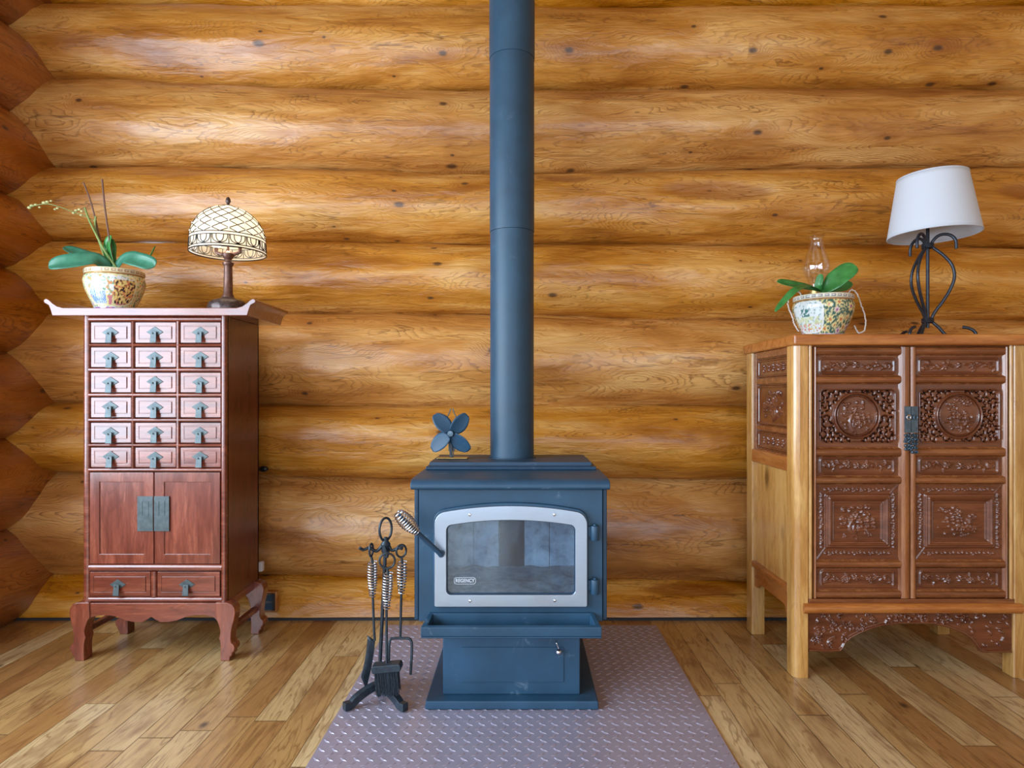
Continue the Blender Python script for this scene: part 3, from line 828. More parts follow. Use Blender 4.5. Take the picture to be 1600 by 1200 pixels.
# ---------------------------------------------------------------- stove pipe
pp = empty('stove_pipe', 'tall charcoal stove pipe rising from the stove top', 'stove pipe', (PIX, 2.625, 0.8005))
seam_z = PZ(357, 2.55)
ring_z = PZ(80, 2.55)
MB().lathe([(0.0, 0.8008), (0.0893, 0.8008), (0.0893, seam_z), (0.0, seam_z)], (PIX, 2.625, 0), 64).build('lower_pipe', M['pipe'], pp)
MB().lathe([(0.0, seam_z + 0.0015), (0.0905, seam_z + 0.0015), (0.0912, seam_z + 0.012), (0.0912, ring_z), (0.0, ring_z)], (PIX, 2.625, 0), 64).build('middle_pipe', M['pipe'], pp)
MB().lathe([(0.0, ring_z + 0.001), (0.0925, ring_z + 0.001), (0.0932, ring_z + 0.01), (0.0932, 3.74), (0.0, 3.74)], (PIX, 2.625, 0), 64).build('upper_pipe', M['pipe'], pp)

# ---------------------------------------------------------------- heat powered fan on the stove
FY = 2.545
fx, _, fz = P(705, 677, FY)
FB = 0.7985
fn = empty('stove_fan', 'small four bladed heat fan standing on top of the stove', 'fan', (fx, FY, FB))
MB().box(PX(683, FY), PX(731, FY), FY - 0.015, FY + 0.03, FB, FB + 0.006).build('base', M['brass'], fn, bevel=0.002)
MB().box(fx - 0.0045, fx + 0.0045, FY - 0.002, FY + 0.006, FB + 0.006, fz).build('post', M['lampiron'], fn, bevel=0.001)
cf = MB()
for s in (-1, 1):
    path = [(fx + s * 0.006, FY + 0.02, FB + 0.006), (fx + s * 0.010, FY + 0.02, FB + 0.05), (fx + s * 0.030, FY + 0.02, fz + 0.03), (fx + s * 0.012, FY + 0.02, fz + 0.075), (fx + s * 0.004, FY + 0.02, fz + 0.098)]
    sp = smooth_path(path, 6)
    cf.tube(sp, 0.0022, 6)
cf.box(fx - 0.012, fx + 0.012, FY + 0.012, FY + 0.03, FB + 0.03, fz + 0.02)
cf.build('cooling_fin', M['pewter'], fn)
MB().lathe([(0.0, -0.030), (0.011, -0.029), (0.0135, -0.024), (0.0135, -0.006), (0.016, -0.004), (0.016, 0.006), (0.010, 0.010), (0.010, 0.02), (0, 0.02)], (fx, FY - 0.004, fz), 20, 'y').build('hub', M['lockm'], fn)
for ang in (124, 43, 215, 311):
    a = R(ang)
    bl = MB(); nu, nv = 14, 8
    vs = []
    for i in range(nu + 1):
        t = i / nu
        rr = 0.010 + 0.088 * t
        wd = 0.010 + 0.050 * math.sin(PI * min(1, 0.12 + t * 0.80)) ** 0.8 * (1 if t < .93 else (1 - (t - .93) / .07 * .45))
        for j in range(nv + 1):
            q = (j / nv - 0.5) * wd
            tw = R(24) * (1 - 0.4 * t)
            off = q + 0.010 * t * t
            yy = -0.012 - q * math.sin(tw) * 1.0 - 0.10 * q * q / 0.03 + 0.006 * t
            vs.append((fx + rr * math.cos(a) - off * math.sin(a), FY - 0.008 + yy, fz + rr * math.sin(a) + off * math.cos(a)))
    fs = [(i * (nv + 1) + j, i * (nv + 1) + j + 1, (i + 1) * (nv + 1) + j + 1, (i + 1) * (nv + 1) + j) for i in range(nu) for j in range(nv)]
    bl.add(vs, fs)
    b = bl.build('blade', M['stove'], fn, recalc=False)
    so = b.modifiers.new('thickness', 'SOLIDIFY'); so.thickness = 0.0014
# ---------------------------------------------------------------- fire irons
TY = 2.20
def ring_pts(c, rx, rz, tiltx=0.0, n=28, plane=0.0):
    """upright ring; plane turns it about the vertical"""
    return [(c[0] + rx * math.cos(2 * PI * i / n) * math.cos(plane), c[1] + rx * math.cos(2 * PI * i / n) * math.sin(plane), c[2] + rz * math.sin(2 * PI * i / n)) for i in range(n)]
def coil_grip(top, bot, r0, r1, turns, wire=0.0022):
    a = Vector(top); b = Vector(bot)
    pts = []
    N = turns * 16
    for i in range(N + 1):
        t = i / N
        rr = r0 + (r1 - r0) * math.sin(PI * min(1, 0.25 + 0.72 * t)) ** 1.2
        q = 2 * PI * turns * t
        c = a.lerp(b, t)
        pts.append((c.x + rr * math.cos(q), c.y + rr * math.sin(q), c.z))
    return MB().tube(pts, wire, 6)

ts = empty('tool_stand', 'black iron fire tool stand with a ring top and arched feet', 'fire tool stand', (PX(594, TY), TY, PT))
top = Vector(P(602.5, 853, TY)); bot = Vector(P(592.5, 1063, TY))
st = MB(); st.tube([bot, top], 0.0062, 12); st.build('post', M['iron'], ts)
MB().lathe([(0.010, -0.028), (0.0155, -0.016), (0.013, -0.004), (0.017, 0.006), (0.010, 0.018), (0.0065, 0.03), (0.0, 0.032)], top, 20).build('finial_boss', M['iron'], ts)
rc = P(602.5, 827, TY)
MB().tube(ring_pts((rc[0], rc[1], rc[2]), 0.026, 0.039, plane=R(50)), 0.0042, 10, closed=True).build('carrying_ring', M['iron'], ts)
hk = MB()
hk.tube(smooth_path([top + Vector((-0.012, 0, 0.0)), P(588, 861, TY - 0.004), P(577, 856, TY - 0.012), P(568, 859, TY - 0.02), P(562, 856, TY - 0.028)], 6), [0.0058] * 12 + [0.005] * 12 + [0.006], 10)
hk.build('hook', M['iron'], ts)
hk = MB()
hk.tube(smooth_path([top + Vector((0.012, 0, 0.0)), P(612, 860, TY), P(621, 857, TY - 0.003), P(626.5, 856, TY - 0.013), P(627.5, 857, TY - 0.03), P(628, 853, TY - 0.044)], 6), 0.0055, 10)
hk.build('hook', M['iron'], ts)
hk = MB()
hk.tube(smooth_path([top + Vector((0.0, -0.012, -0.002)), P(603.5, 863, TY - 0.035), P(604, 869, TY - 0.06), P(605, 869.5, TY - 0.082), P(605.5, 864, TY - 0.092)], 6), 0.0052, 10)
hk.build('hook', M['iron'], ts)
# three arched feet
cb = Vector((bot.x, TY, 0.0))
for fpx, fpy_Y in (((547, 1108), 2.13), ((627, 1108), 2.125), ((601, 1093), 2.29)):
    ftx = PX(fpx[0], fpy_Y)
    d = Vector((ftx - cb.x, fpy_Y - TY, 0)); L = d.length; d.normalize(); nrm = Vector((-d.y, d.x, 0))
    up, lo = [], []
    N = 12
    for i in range(N + 1):
        t = i / N
        s = L * t
        zt = PT + 0.025 + 0.036 * math.cos(PI / 2 * t) ** 0.75
        zb_ = PT + 0.0 + 0.036 * math.cos(PI / 2 * min(1, t * 1.08)) ** 0.8 if t < 0.92 else PT
        up.append((s, zt)); lo.append((s, min(zb_, zt - 0.018)))
    up.append((L + 0.022, PT + 0.026)); lo.append((L + 0.022, PT)); lo[-2] = (L, PT)
    m = MB()
    n2 = len(up)
    vs = []
    for (s, z) in up + lo:
        for k in (-1, 1):
            p = cb + d * s + nrm * 0.0115 * k
            vs.append((p.x, p.y, max(PT, z)))
    fs = []
    for i in range(n2 - 1):
        a, b = 2 * i, 2 * (i + 1); c, e = 2 * (n2 + i), 2 * (n2 + i + 1)
        fs += [(a, b, b + 1, a + 1), (c + 1, e + 1, e, c), (a, c, e, b), (b + 1, e + 1, c + 1, a + 1)]
    fs += [(0, 1, 2 * n2 + 1, 2 * n2), (2 * n2 - 2, 4 * n2 - 2, 4 * n2 - 1, 2 * n2 - 1)]
    m.add(vs, fs)
    m.build('foot', M['iron'], ts, bevel=0.002)

def tool(name, label, cat, ring, ringr, plane, ctop, cbot, rod, turns, grp):
    t = empty(name, label, cat, rod[-1], grp)
    MB().tube(ring_pts(ring, ringr[0], ringr[1], plane=plane), 0.0036, 9, closed=True).build('hanging_ring', M['iron'], t)
    MB().tube([(ring[0], ring[1], ring[2] - ringr[1]), ctop] + rod, 0.0043, 10).build('rod', M['iron'], t)
    coil_grip(ctop, cbot, 0.0085, 0.0165, turns).build('spring_grip', M['coil'], t)
    return t
# ash shovel, edge on, at the left
SY = TY - 0.012
sh = tool('ash_shovel', 'fire shovel seen edge on, hanging left on the tool stand', 'fire shovel', P(580, 859.3, SY), (0.0150, 0.021), R(80), P(582.0, 877, SY), P(582, 932, SY), [P(582.5, 932, SY), P(584.5, 985, SY), P(585.5, 1001, SY)], 13, 'fire irons on the stand')
b = MB()
A = [P(574.5, 993, SY - 0.005), P(586, 1001, SY + 0.002), P(585, 1001, SY + 0.05), P(575, 994, SY + 0.10)]
Bt = [P(564, 1058, SY + 0.005), P(571.5, 1076, SY + 0.025), P(573, 1072, SY + 0.075), P(566, 1055, SY + 0.11)]
nu, nv = 10, 6
vs = []
for i in range(nu + 1):
    t = i / nu
    for j in range(nv + 1):
        s = j / nv * 3
        k = min(2, int(s)); f = s - k
        p = Vector(A[k]).lerp(Vector(A[k + 1]), f); q = Vector(Bt[k]).lerp(Vector(Bt[k + 1]), f)
        v = p.lerp(q, t); v.x += 0.004 * math.sin(PI * t)
        vs.append(v)
b.add(vs, [(i * (nv + 1) + j, i * (nv + 1) + j + 1, (i + 1) * (nv + 1) + j + 1, (i + 1) * (nv + 1) + j) for i in range(nu) for j in range(nv)])
bo = b.build('blade', M['iron'], sh, recalc=False)
so = bo.modifiers.new('thickness', 'SOLIDIFY'); so.thickness = 0.003; so.offset = 0
# hearth brush in front
BY = TY - 0.073
br = tool('hearth_brush', 'hearth brush with dark bristles hanging at the front of the tool stand', 'hearth brush', P(605, 876.2, BY), (0.025, 0.025), R(8), P(606.5, 895, BY), P(603.5, 951, BY), [P(603.8, 951, BY), P(604.3, 1037, BY)], 13, 'fire irons on the stand')
hz0, hz1 = PZ(1048, BY), PZ(1036, BY)
hx0, hx1 = PX(582, BY), PX(628, BY)
rot = Matrix.Translation(Vector(P(604, 1042, BY))) @ Matrix.Rotation(R(-5), 4, 'Y') @ Matrix.Translation(-Vector(P(604, 1042, BY)))
MB().prism(rrect((hx0 + hx1) / 2, (hz0 + hz1) / 2, (hx1 - hx0) / 2, (hz1 - hz0) / 2, 0.009), 'y', BY - 0.021, BY + 0.021).build('brush_head', M['iron'], br, bevel=0.003, xf=rot)
bm_ = MB()
bb = hz0; bl_ = PZ(1082, BY)
bm_.hexa([(hx0 + 0.012, BY - 0.014, bl_ + 0.008), (hx1 - 0.016, BY - 0.014, bl_ + 0.012), (hx1 - 0.016, BY + 0.014, bl_ + 0.012), (hx0 + 0.012, BY + 0.014, bl_ + 0.008), (hx0 + 0.008, BY - 0.015, bb + 0.002), (hx1 - 0.012, BY - 0.015, bb + 0.002), (hx1 - 0.012, BY + 0.015, bb + 0.002), (hx0 + 0.008, BY + 0.015, bb + 0.002)])
for i in range(260):
    x = rng.uniform(hx0 + 0.008, hx1 - 0.012); f = rng.choice((-1, 1, -1))
    y = BY + f * rng.uniform(0.010, 0.018)
    t = (x - hx0) / (hx1 - hx0) - 0.5
    bm_.tube([(x, y, bb + 0.002), (x + rng.uniform(-.002, .002), y + f * 0.001, (bb + bl_) / 2), (x + t * -0.008 + rng.uniform(-.005, .005), y + f * 0.002, bl_ + rng.uniform(-0.006, 0.008))], 0.0009, 4, cap=False)
bm_.build('bristles', M['bristle'], br, xf=rot, recalc=False)
# log fork at the right
KY = TY - 0.025
fk = tool('log_fork', 'two pronged log fork hanging right on the tool stand', 'fire fork', P(627, 860.8, KY), (0.017, 0.021), R(25), P(628.5, 877, KY), P(627, 927, KY), [P(627, 927, KY), P(625.5, 997, KY)], 11, 'fire irons on the stand')
MB().tube(smooth_path([P(607.5, 1032, KY - 0.01), P(608, 1010, KY - 0.006), P(609.5, 1000, KY - 0.002), P(613, 997.5, KY), P(625.5, 997, KY), P(637, 997.5, KY), P(641.5, 1000, KY), P(643.5, 1008, KY - 0.003), P(643, 1030, KY - 0.008), P(641.5, 1054, KY - 0.014)], 6), 0.0045, 10).build('fork_head', M['iron'], fk)
# ---------------------------------------------------------------- red medicine cabinet, left
AY = 2.545                     # plane of its front
def ax_(px): return PX(px, AY)
def az_(py): return PZ(py, AY)
AX0, AX1 = ax_(129.5), ax_(353)
AB = AY + 0.318                # back
ACX = (AX0 + AX1) / 2
ac = empty('apothecary_cabinet', 'tall red lacquered cabinet with many small drawers and upturned top ends, left of the stove', 'cabinet', (ACX, AY + 0.16, 0))
zt0, zt1 = az_(494.5), az_(482.5)
# top board with upturned ends
def top_profile(sgn, xe, n=8):
    """outline of an upturned end: from the flat of the board out to the curled tip and back under"""
    base = xe
    up = [(base - sgn * 0.062, zt1), (base - sgn * 0.040, zt1 + 0.006), (base - sgn * 0.022, zt1 + 0.018), (base - sgn * 0.008, zt1 + 0.031)]
    tip = [(base + sgn * 0.004 + 0.0098 * math.cos(t) * sgn, zt1 + 0.0265 + 0.0098 * math.sin(t)) for t in [R(a) for a in (110, 70, 30, -10, -50, -80)]]
    dn = [(base - sgn * 0.006, zt1 + 0.010), (base - sgn * 0.012, zt1 - 0.004), (base - sgn * 0.020, zt0)]
    return up + tip + dn
TL, TR = ax_(82), ax_(399)
left = top_profile(-1, TL); right = top_profile(1, TR)
MB().prism(left[::-1] + right, 'y', AY - 0.030, AB + 0.004).build('top', M['rose_x'], ac, bevel=0.0025)
bz = az_(941)                  # underside of the carcass
MB().box(AX0, AX0 + 0.018, AY + 0.012, AB, bz, zt0).box(AX1 - 0.018, AX1, AY + 0.012, AB, bz, zt0).box(AX0, AX1, AB - 0.012, AB, bz, zt0).box(AX0 + 0.018, AX1 - 0.018, AY + 0.02, AB - 0.012, bz, bz + 0.012).build('carcass', M['rose_shade'], ac, bevel=0.002)
MB().box(AX0 + 0.018, AX1 - 0.018, AY + 0.02, AY + 0.028, bz, zt0).build('inner_board', M['void'], ac)
# face frame: half round beads between the drawers
cols = [(140.8, 204.3), (210.2, 274.5), (281.0, 344.4)]
rows = [(503, 536), (542.2, 574), (581.8, 613.6), (620.7, 652.7), (660.2, 692.4), (699, 730.6)]
dz = (738, 881.5); lz = (893.6, 932.4)
lcols = [(138.6, 234.4), (244.6, 343)]
dcols = [(139.4, 239.7), (240.5, 343.6)]
ff = MB()
def hbar(x0, x1, z0, z1):
    """bar with a rounded face"""
    m = (z0 + z1) / 2; h = (z1 - z0) / 2
    pr = [(AY + 0.02, z0), (AY + 0.004, z0), (AY - 0.001, z0 + h * 0.35), (AY - 0.003, m), (AY - 0.001, z1 - h * 0.35), (AY + 0.004, z1), (AY + 0.02, z1)]
    ff.prism(pr, 'x', x0, x1)
def vbar(x0, x1, z0, z1):
    m = (x0 + x1) / 2; h = (x1 - x0) / 2
    pr = [(x0, AY + 0.02), (x0, AY + 0.004), (x0 + h * 0.35, AY - 0.001), (m, AY - 0.003), (x1 - h * 0.35, AY - 0.001), (x1, AY + 0.004), (x1, AY + 0.02)]
    ff.prism(pr, 'z', z0, z1)
Lx, Rx = ax_(139.8), ax_(345)
vbar(AX0, Lx, bz, zt0); vbar(Rx, AX1, bz, zt0)
hbar(Lx - .004, Rx + .004, az_(502.2), zt0)
for i in range(5): hbar(Lx - .004, Rx + .004, az_(rows[i + 1][0] - 0.8), az_(rows[i][1] + 0.8))
hbar(Lx - .004, Rx + .004, az_(dz[0] - .8), az_(rows[5][1] + .8))
hbar(Lx - .004, Rx + .004, az_(lz[0] - .8), az_(dz[1] + .8))
hbar(Lx - .004, Rx + .004, bz, az_(lz[1] + .8))
vbar(ax_(204.8), ax_(209.7), az_(731.5), az_(502)); vbar(ax_(275), ax_(280.5), az_(731.5), az_(502))
vbar(ax_(235), ax_(244), az_(933), az_(893))
ff.build('face_frame', M['rose_x'], ac, sharp=50)

def pull(parent, px, py, s=1.0, lean=0.0):
    """kite plate with a hanging tab"""
    cx, cz = ax_(px), az_(py)
    y0 = AY + 0.0015
    k = 0.0335 * s
    m = MB()
    m.prism([(cx - k, cz), (cx, cz - k * 0.62), (cx + k, cz), (cx, cz + k * 0.66)], 'y', y0 - 0.003, y0)
    m.tube([(cx, y0, cz - 0.004), (cx, y0 - 0.010, cz - 0.005), (cx, y0 - 0.012, cz - 0.010)], 0.0032, 8)
    w = 0.0125 * s; t = 0.044 * s
    zt = cz + 0.002
    m.hexa([(cx - w, y0 - 0.0165, zt - t), (cx + w, y0 - 0.0165, zt - t), (cx + w, y0 - 0.013, zt - t), (cx - w, y0 - 0.013, zt - t),
            (cx - w * 0.85, y0 - 0.0115, zt), (cx + w * 0.85, y0 - 0.0115, zt), (cx + w * 0.85, y0 - 0.008, zt), (cx - w * 0.85, y0 - 0.008, zt)])
    m.ball((cx - 0.003, y0 - 0.0125, zt - 0.007), 0.0036, 10, 6)
    return m.build('pull', M['pewter'], parent, bevel=0.0008)

def drawer(x0, x1, y0, y1, inset, ppx, ppy, s):
    a, b = ax_(x0) + 0.0012, ax_(x1) - 0.0012
    z0, z1 = az_(y1) + 0.0012, az_(y0) - 0.0012
    m = MB()
    i = inset
    f = AY + 0.0035; g = AY + 0.0065
    # stepped front: outer border, a groove and the raised field
    m.box(a, b, f + 0.0015, AY + 0.019, z0, z1)
    m.ringprism([(a, z0), (b, z0), (b, z1), (a, z1)], [(a + i, z0 + i), (b - i, z0 + i), (b - i, z1 - i), (a + i, z1 - i)], 'y', f, f + 0.002)
    e = i + 0.0028
    m.box(a + e, b - e, f - 0.0022, f + 0.002, z0 + e, z1 - e)
    d = m.build('drawer', M['rose_x'], ac, bevel=0.0012)
    pull(d, ppx, ppy, s)
    return d
tops = [519, 557.5, 597, 636, 675.5, 714]
for r, (y0, y1) in enumerate(rows):
    for c, (x0, x1) in enumerate(cols):
        drawer(x0, x1, y0, y1, 0.014, (x0 + x1) / 2 + rng.uniform(-.8, .8), tops[r] + rng.uniform(-.8, .8), 1.0)
for c, (x0, x1) in enumerate(lcols):
    drawer(x0, x1, *lz, 0.016, (184, 292)[c], 913.5, 0.97)
# pair of doors
for c, (x0, x1) in enumerate(dcols):
    a, b = ax_(x0) + 0.001, ax_(x1) - 0.001
    z0, z1 = az_(dz[1]) + 0.001, az_(dz[0]) - 0.001
    w = 0.038
    o = [(a, z0), (b, z0), (b, z1), (a, z1)]; n_ = [(a + w, z0 + w), (b - w, z0 + w), (b - w, z1 - w), (a + w, z1 - w)]
    d = MB().ringprism(o, n_, 'y', AY + 0.002, AY + 0.019).build('door', M['rose_z'], ac, bevel=0.0015)
    MB().box(a + w - 0.002, b - w + 0.002, AY + 0.006, AY + 0.018, z0 + w - 0.002, z1 - w + 0.002).build('door_panel', M['rose_z'], d)
    pxs = ((214.6, 239.0), (240.7, 264.3))[c]
    lp = MB().box(ax_(pxs[0]), ax_(pxs[1]), AY - 0.001, AY + 0.0025, az_(830), az_(775.5))
    cxl = ax_((pxs[0] + pxs[1]) / 2)
    for q in (0.3, 0.7):
        xx = ax_(pxs[0]) + (ax_(pxs[1]) - ax_(pxs[0])) * q
        lp.box(xx - 0.0018, xx + 0.0018, AY - 0.0022, AY - 0.001, az_(806), az_(783))
    lp.build('lock_plate', M['pewter'], d, bevel=0.0006)
# shaped apron between the legs
def scallop():
    pts = [(ax_(116), az_(942)), (ax_(352.5), az_(942)), (ax_(360), az_(949)), (ax_(345), az_(975)), (ax_(340), az_(966))]
    lower = [(338, 966), (334, 963.2), (322, 960.5), (306, 960.5), (292, 963), (278, 968.5), (265, 971), (252, 971), (244, 967), (238.3, 962.6), (232, 967), (224, 971), (211, 971), (198, 968.5), (186, 963), (172, 960.6), (158, 960.5), (146, 963.2), (140, 966)]
    pts = [(ax_(124), az_(941.5)), (ax_(357), az_(941.5)), (ax_(357), az_(962)), (ax_(346), az_(968))] + [(ax_(x), az_(y)) for x, y in lower] + [(ax_(133), az_(968)), (ax_(124), az_(962))]
    return pts
MB().prism(scallop(), 'y', AY - 0.008, AY + 0.016).build('apron', M['rose_x'], ac, bevel=0.0015)
# cabriole legs: the curve shows from the front
def leg_outline(mirror, cx):
    """right leg; x runs outwards from the apron"""
    out = [(-0.040, 0.246), (0.006, 0.246), (0.026, 0.238), (0.036, 0.222), (0.0385, 0.200), (0.034, 0.172), (0.026, 0.140), (0.022, 0.110), (0.021, 0.088), (0.024, 0.074), (0.033, 0.066), (0.037, 0.055), (0.034, 0.040), (0.027, 0.034), (0.026, 0.022), (0.018, 0.016), (0.017, 0.0),
           (-0.020, 0.0), (-0.020, 0.014), (-0.019, 0.040), (-0.019, 0.066), (-0.022, 0.084), (-0.026, 0.098), (-0.022, 0.112), (-0.021, 0.128), (-0.026, 0.148), (-0.032, 0.166), (-0.042, 0.182)]
    return [(cx + (q if not mirror else -q), z) for q, z in out]
zl_ = az_(941.5) + 0.004
def scale_leg(p): return [(x, z * (zl_ / 0.246)) for x, z in p]
for (cx, mir) in ((ax_(354.5), False), (ax_(127), True)):
    for y0 in (AY - 0.014, AB - 0.050):
        lg = MB().prism(scale_leg(leg_outline(mir, cx)), 'y', y0, y0 + 0.052)
        lg.build('leg', M['rose_z'], ac, bevel=0.003)
    MB().box(cx - 0.012, cx + 0.010, AY + 0.038, AB - 0.05, 0.098, 0.120).build('stretcher', M['rose_y'], ac, bevel=0.002)
for x0, x1 in ((AX0, AX0 + 0.02), (AX1 - 0.02, AX1)):
    MB().box(x0, x1, AY + 0.03, AB - 0.04, bz - 0.03, bz).build('side_apron', M['rose_y'], ac, bevel=0.002)
# ---------------------------------------------------------------- carved cabinet, right
CY_ = 2.376
def cx_(px): return PX(px, CY_)
def cz_(py): return PZ(py, CY_)
CM = cx_(1424.5)
CW = 0.4385                    # half width to the outside of the posts
CB = 2.872
ca = empty('carved_cabinet', 'wide honey and brown cabinet with carved double doors, right of the stove', 'cabinet', (CM, (CY_ + CB) / 2, 0))
ctop = 1.277; cth = 0.041
# top: a framed board with a rounded edge
def topboard():
    x0, x1, y0, y1 = CM - CW - 0.006, CM + CW + 0.006, CY_ - 0.020, CB + 0.035
    m = MB()
    m.box(x0, x1, y0, y1, ctop - cth, ctop)
    return m.build('top', M['honey_x'], ca, bevel=0.008, seg=3)
topboard()
pz1 = ctop - cth
# posts, rounded on the outside
PW = 0.0575
for sx in (-1, 1):
    for (y0, y1, nm) in ((CY_, CY_ + 0.060, 'f'), (CB - 0.060, CB, 'b')):
        xo = CM + sx * CW; xi = CM + sx * (CW - PW)
        r = 0.026
        if nm == 'f':
            pl = [(xi, y1), (xi, y0 + 0.006), (xi + sx * 0.004, y0 + 0.001)] + [(xo - sx * r + sx * r * math.sin(t), y0 + r - r * math.cos(t)) for t in [PI / 2 * i / 8 for i in range(9)]] + [(xo, y1)]
        else:
            pl = [(xi, y1), (xi, y0), (xo - sx * 0.012, y0), (xo - sx * 0.003, y0 + 0.004), (xo, y0 + 0.015), (xo, y1)]
        MB().prism(pl, 'z', 0.0, pz1).build('post', M['honey_z'], ca, bevel=0.0015)
# beads beside the doors
bzb, bzt = cz_(942), pz1
for sx in (-1, 1):
    xb = CM + sx * (CW - PW - 0.0075)
    MB().lathe([(0.0072, bzb), (0.0072, bzt)], (xb, CY_ + 0.008, 0), 16).build('bead', M['honey_z'], ca)
MB().box(CM - CW + PW, CM + CW - PW, CY_ + 0.004, CY_ + 0.03, cz_(541.5), pz1).build('top_rail', M['railw'], ca, bevel=0.002)
# lower rail with a rounded nose, and the carved apron under it
zr0, zr1 = cz_(957.7), cz_(942.6)
pr = [(CY_ + 0.03, zr0), (CY_ - 0.008, zr0), (CY_ - 0.016, zr0 + 0.007), (CY_ - 0.019, (zr0 + zr1) / 2), (CY_ - 0.016, zr1 - 0.007), (CY_ - 0.008, zr1), (CY_ + 0.03, zr1)]
MB().prism(pr, 'x', cx_(1254.5), 2 * CM - cx_(1254.5)).build('lower_rail', M['honey_x'], ca, sharp=60)
MB().box(CM - CW + PW, CM + CW - PW, CY_ - 0.001, CY_ + 0.03, cz_(942.6), cz_(936)).build('door_sill', M['railw'], ca, bevel=0.002)

class Carve:
    def __init__(s): s.st = []; s.bl = []
    def stroke(s, pts, r, h): s.st.append(([tuple(p) for p in pts], r, h)); return s
    def blob(s, x, z, rx, rz, h, a=0.0): s.bl.append((x, z, rx, rz, h, a)); return s
    def rect(s, x0, x1, z0, z1, r, h, c=0.0):
        p = rrect((x0 + x1) / 2, (z0 + z1) / 2, (x1 - x0) / 2, (z1 - z0) / 2, max(c, 0.001), 4)
        return s.stroke(p + [p[0]], r, h)
    def circle(s, x, z, rad, r, h): return s.stroke([(x + rad * math.cos(2 * PI * i / 40), z + rad * math.sin(2 * PI * i / 40)) for i in range(41)], r, h)
    def scroll(s, x, z, rad, turn, a0, r, h, d=1):
        return s.stroke([(x + rad * (1 - 0.75 * i / 14) * math.cos(a0 + d * turn * i / 14), z + rad * (1 - 0.75 * i / 14) * math.sin(a0 + d * turn * i / 14)) for i in range(15)], r, h)
    def flower(s, x, z, rad, h, n=5, a0=0.3):
        for i in range(n):
            a = a0 + 2 * PI * i / n
            s.blob(x + rad * 0.6 * math.cos(a), z + rad * 0.6 * math.sin(a), rad * 0.45, rad * 0.33, h, a)
        return s.blob(x, z, rad * 0.3, rad * 0.3, h * 1.3)
    def leafy(s, x, z, ln, a, h): return s.blob(x, z, ln, ln * 0.36, h, a)
    def ev(s, x0, x1, z0, z1, nx, nz):
        X, Z = np.meshgrid(np.linspace(x0, x1, nx), np.linspace(z0, z1, nz))
        Hh = np.zeros_like(X)
        for pts, r, h in s.st:
            bx0 = min(p[0] for p in pts) - r; bx1 = max(p[0] for p in pts) + r
            if bx1 < x0 or bx0 > x1: continue
            D = np.full_like(X, 9.0)
            for (ax0, az0), (ax1, az1) in zip(pts, pts[1:]):
                dx, dz = ax1 - ax0, az1 - az0; L2 = dx * dx + dz * dz + 1e-12
                t = np.clip(((X - ax0) * dx + (Z - az0) * dz) / L2, 0, 1)
                D = np.minimum(D, np.hypot(X - ax0 - t * dx, Z - az0 - t * dz))
            Hh = np.maximum(Hh, h * np.sqrt(np.clip(1 - (D / r) ** 2, 0, 1)))
        for x, z, rx, rz, h, a in s.bl:
            c, sn = math.cos(a), math.sin(a)
            u = ((X - x) * c + (Z - z) * sn) / rx; v = (-(X - x) * sn + (Z - z) * c) / rz
            Hh = np.maximum(Hh, h * np.sqrt(np.clip(1 - u * u - v * v, 0, 1)))
        return Hh * 1.3
RES = 0.0021

def strip_panel(px0, px1, py0, py1, ix0, ix1, iy0, iy1, y, seed, parent, name='carved_panel'):
    """long narrow panel: raised outline and a spray of flowers and scrolls"""
    r = random.Random(seed)
    x0, x1, z0, z1 = cx_(px0), cx_(px1), cz_(py1), cz_(py0)
    a, b, c, d = cx_(ix0), cx_(ix1), cz_(iy1), cz_(iy0)
    g = Carve()
    g.rect(a, b, c, d, 0.0040, 0.0040, 0.010)
    mx, mz = (a + b) / 2, (c + d) / 2; hw = (b - a) / 2; hh = (d - c) / 2
    for i in range(3):
        g.flower(mx + (i - 1) * hw * 0.30 + r.uniform(-.008, .008), mz + r.uniform(-.25, .25) * hh, hh * r.uniform(.38, .5), 0.0065, 5, r.uniform(0, 1))
    for s_ in (-1, 1):
        wv = [(mx + s_ * hw * (0.15 + 0.75 * t / 12), mz + hh * 0.30 * math.sin(t * 0.85 + seed + s_)) for t in range(13)]
        g.stroke(wv, 0.0034, 0.0045)
        for t in (2, 4, 6, 8, 10, 12):
            p = wv[t]
            g.leafy(p[0], p[1] + hh * 0.28 * (1 if t % 4 else -1), hh * 0.34, r.uniform(0, PI), 0.005)
        g.scroll(mx + s_ * hw * 0.80, mz, hh * 0.42, 5.0, r.uniform(0, 6), 0.003, 0.005, s_)
        for q in range(3):
            g.blob(mx + s_ * hw * r.uniform(.3, .88), mz + r.uniform(-.5, .5) * hh, 0.0045, 0.0045, 0.005)
    nx = int((x1 - x0) / RES); nz = int((z1 - z0) / RES)
    return MB().height(x0, x1, z0, z1, y, g.ev(x0, x1, z0, z1, nx, nz)).build(name, M['carv'], parent, recalc=False, sharp=180)

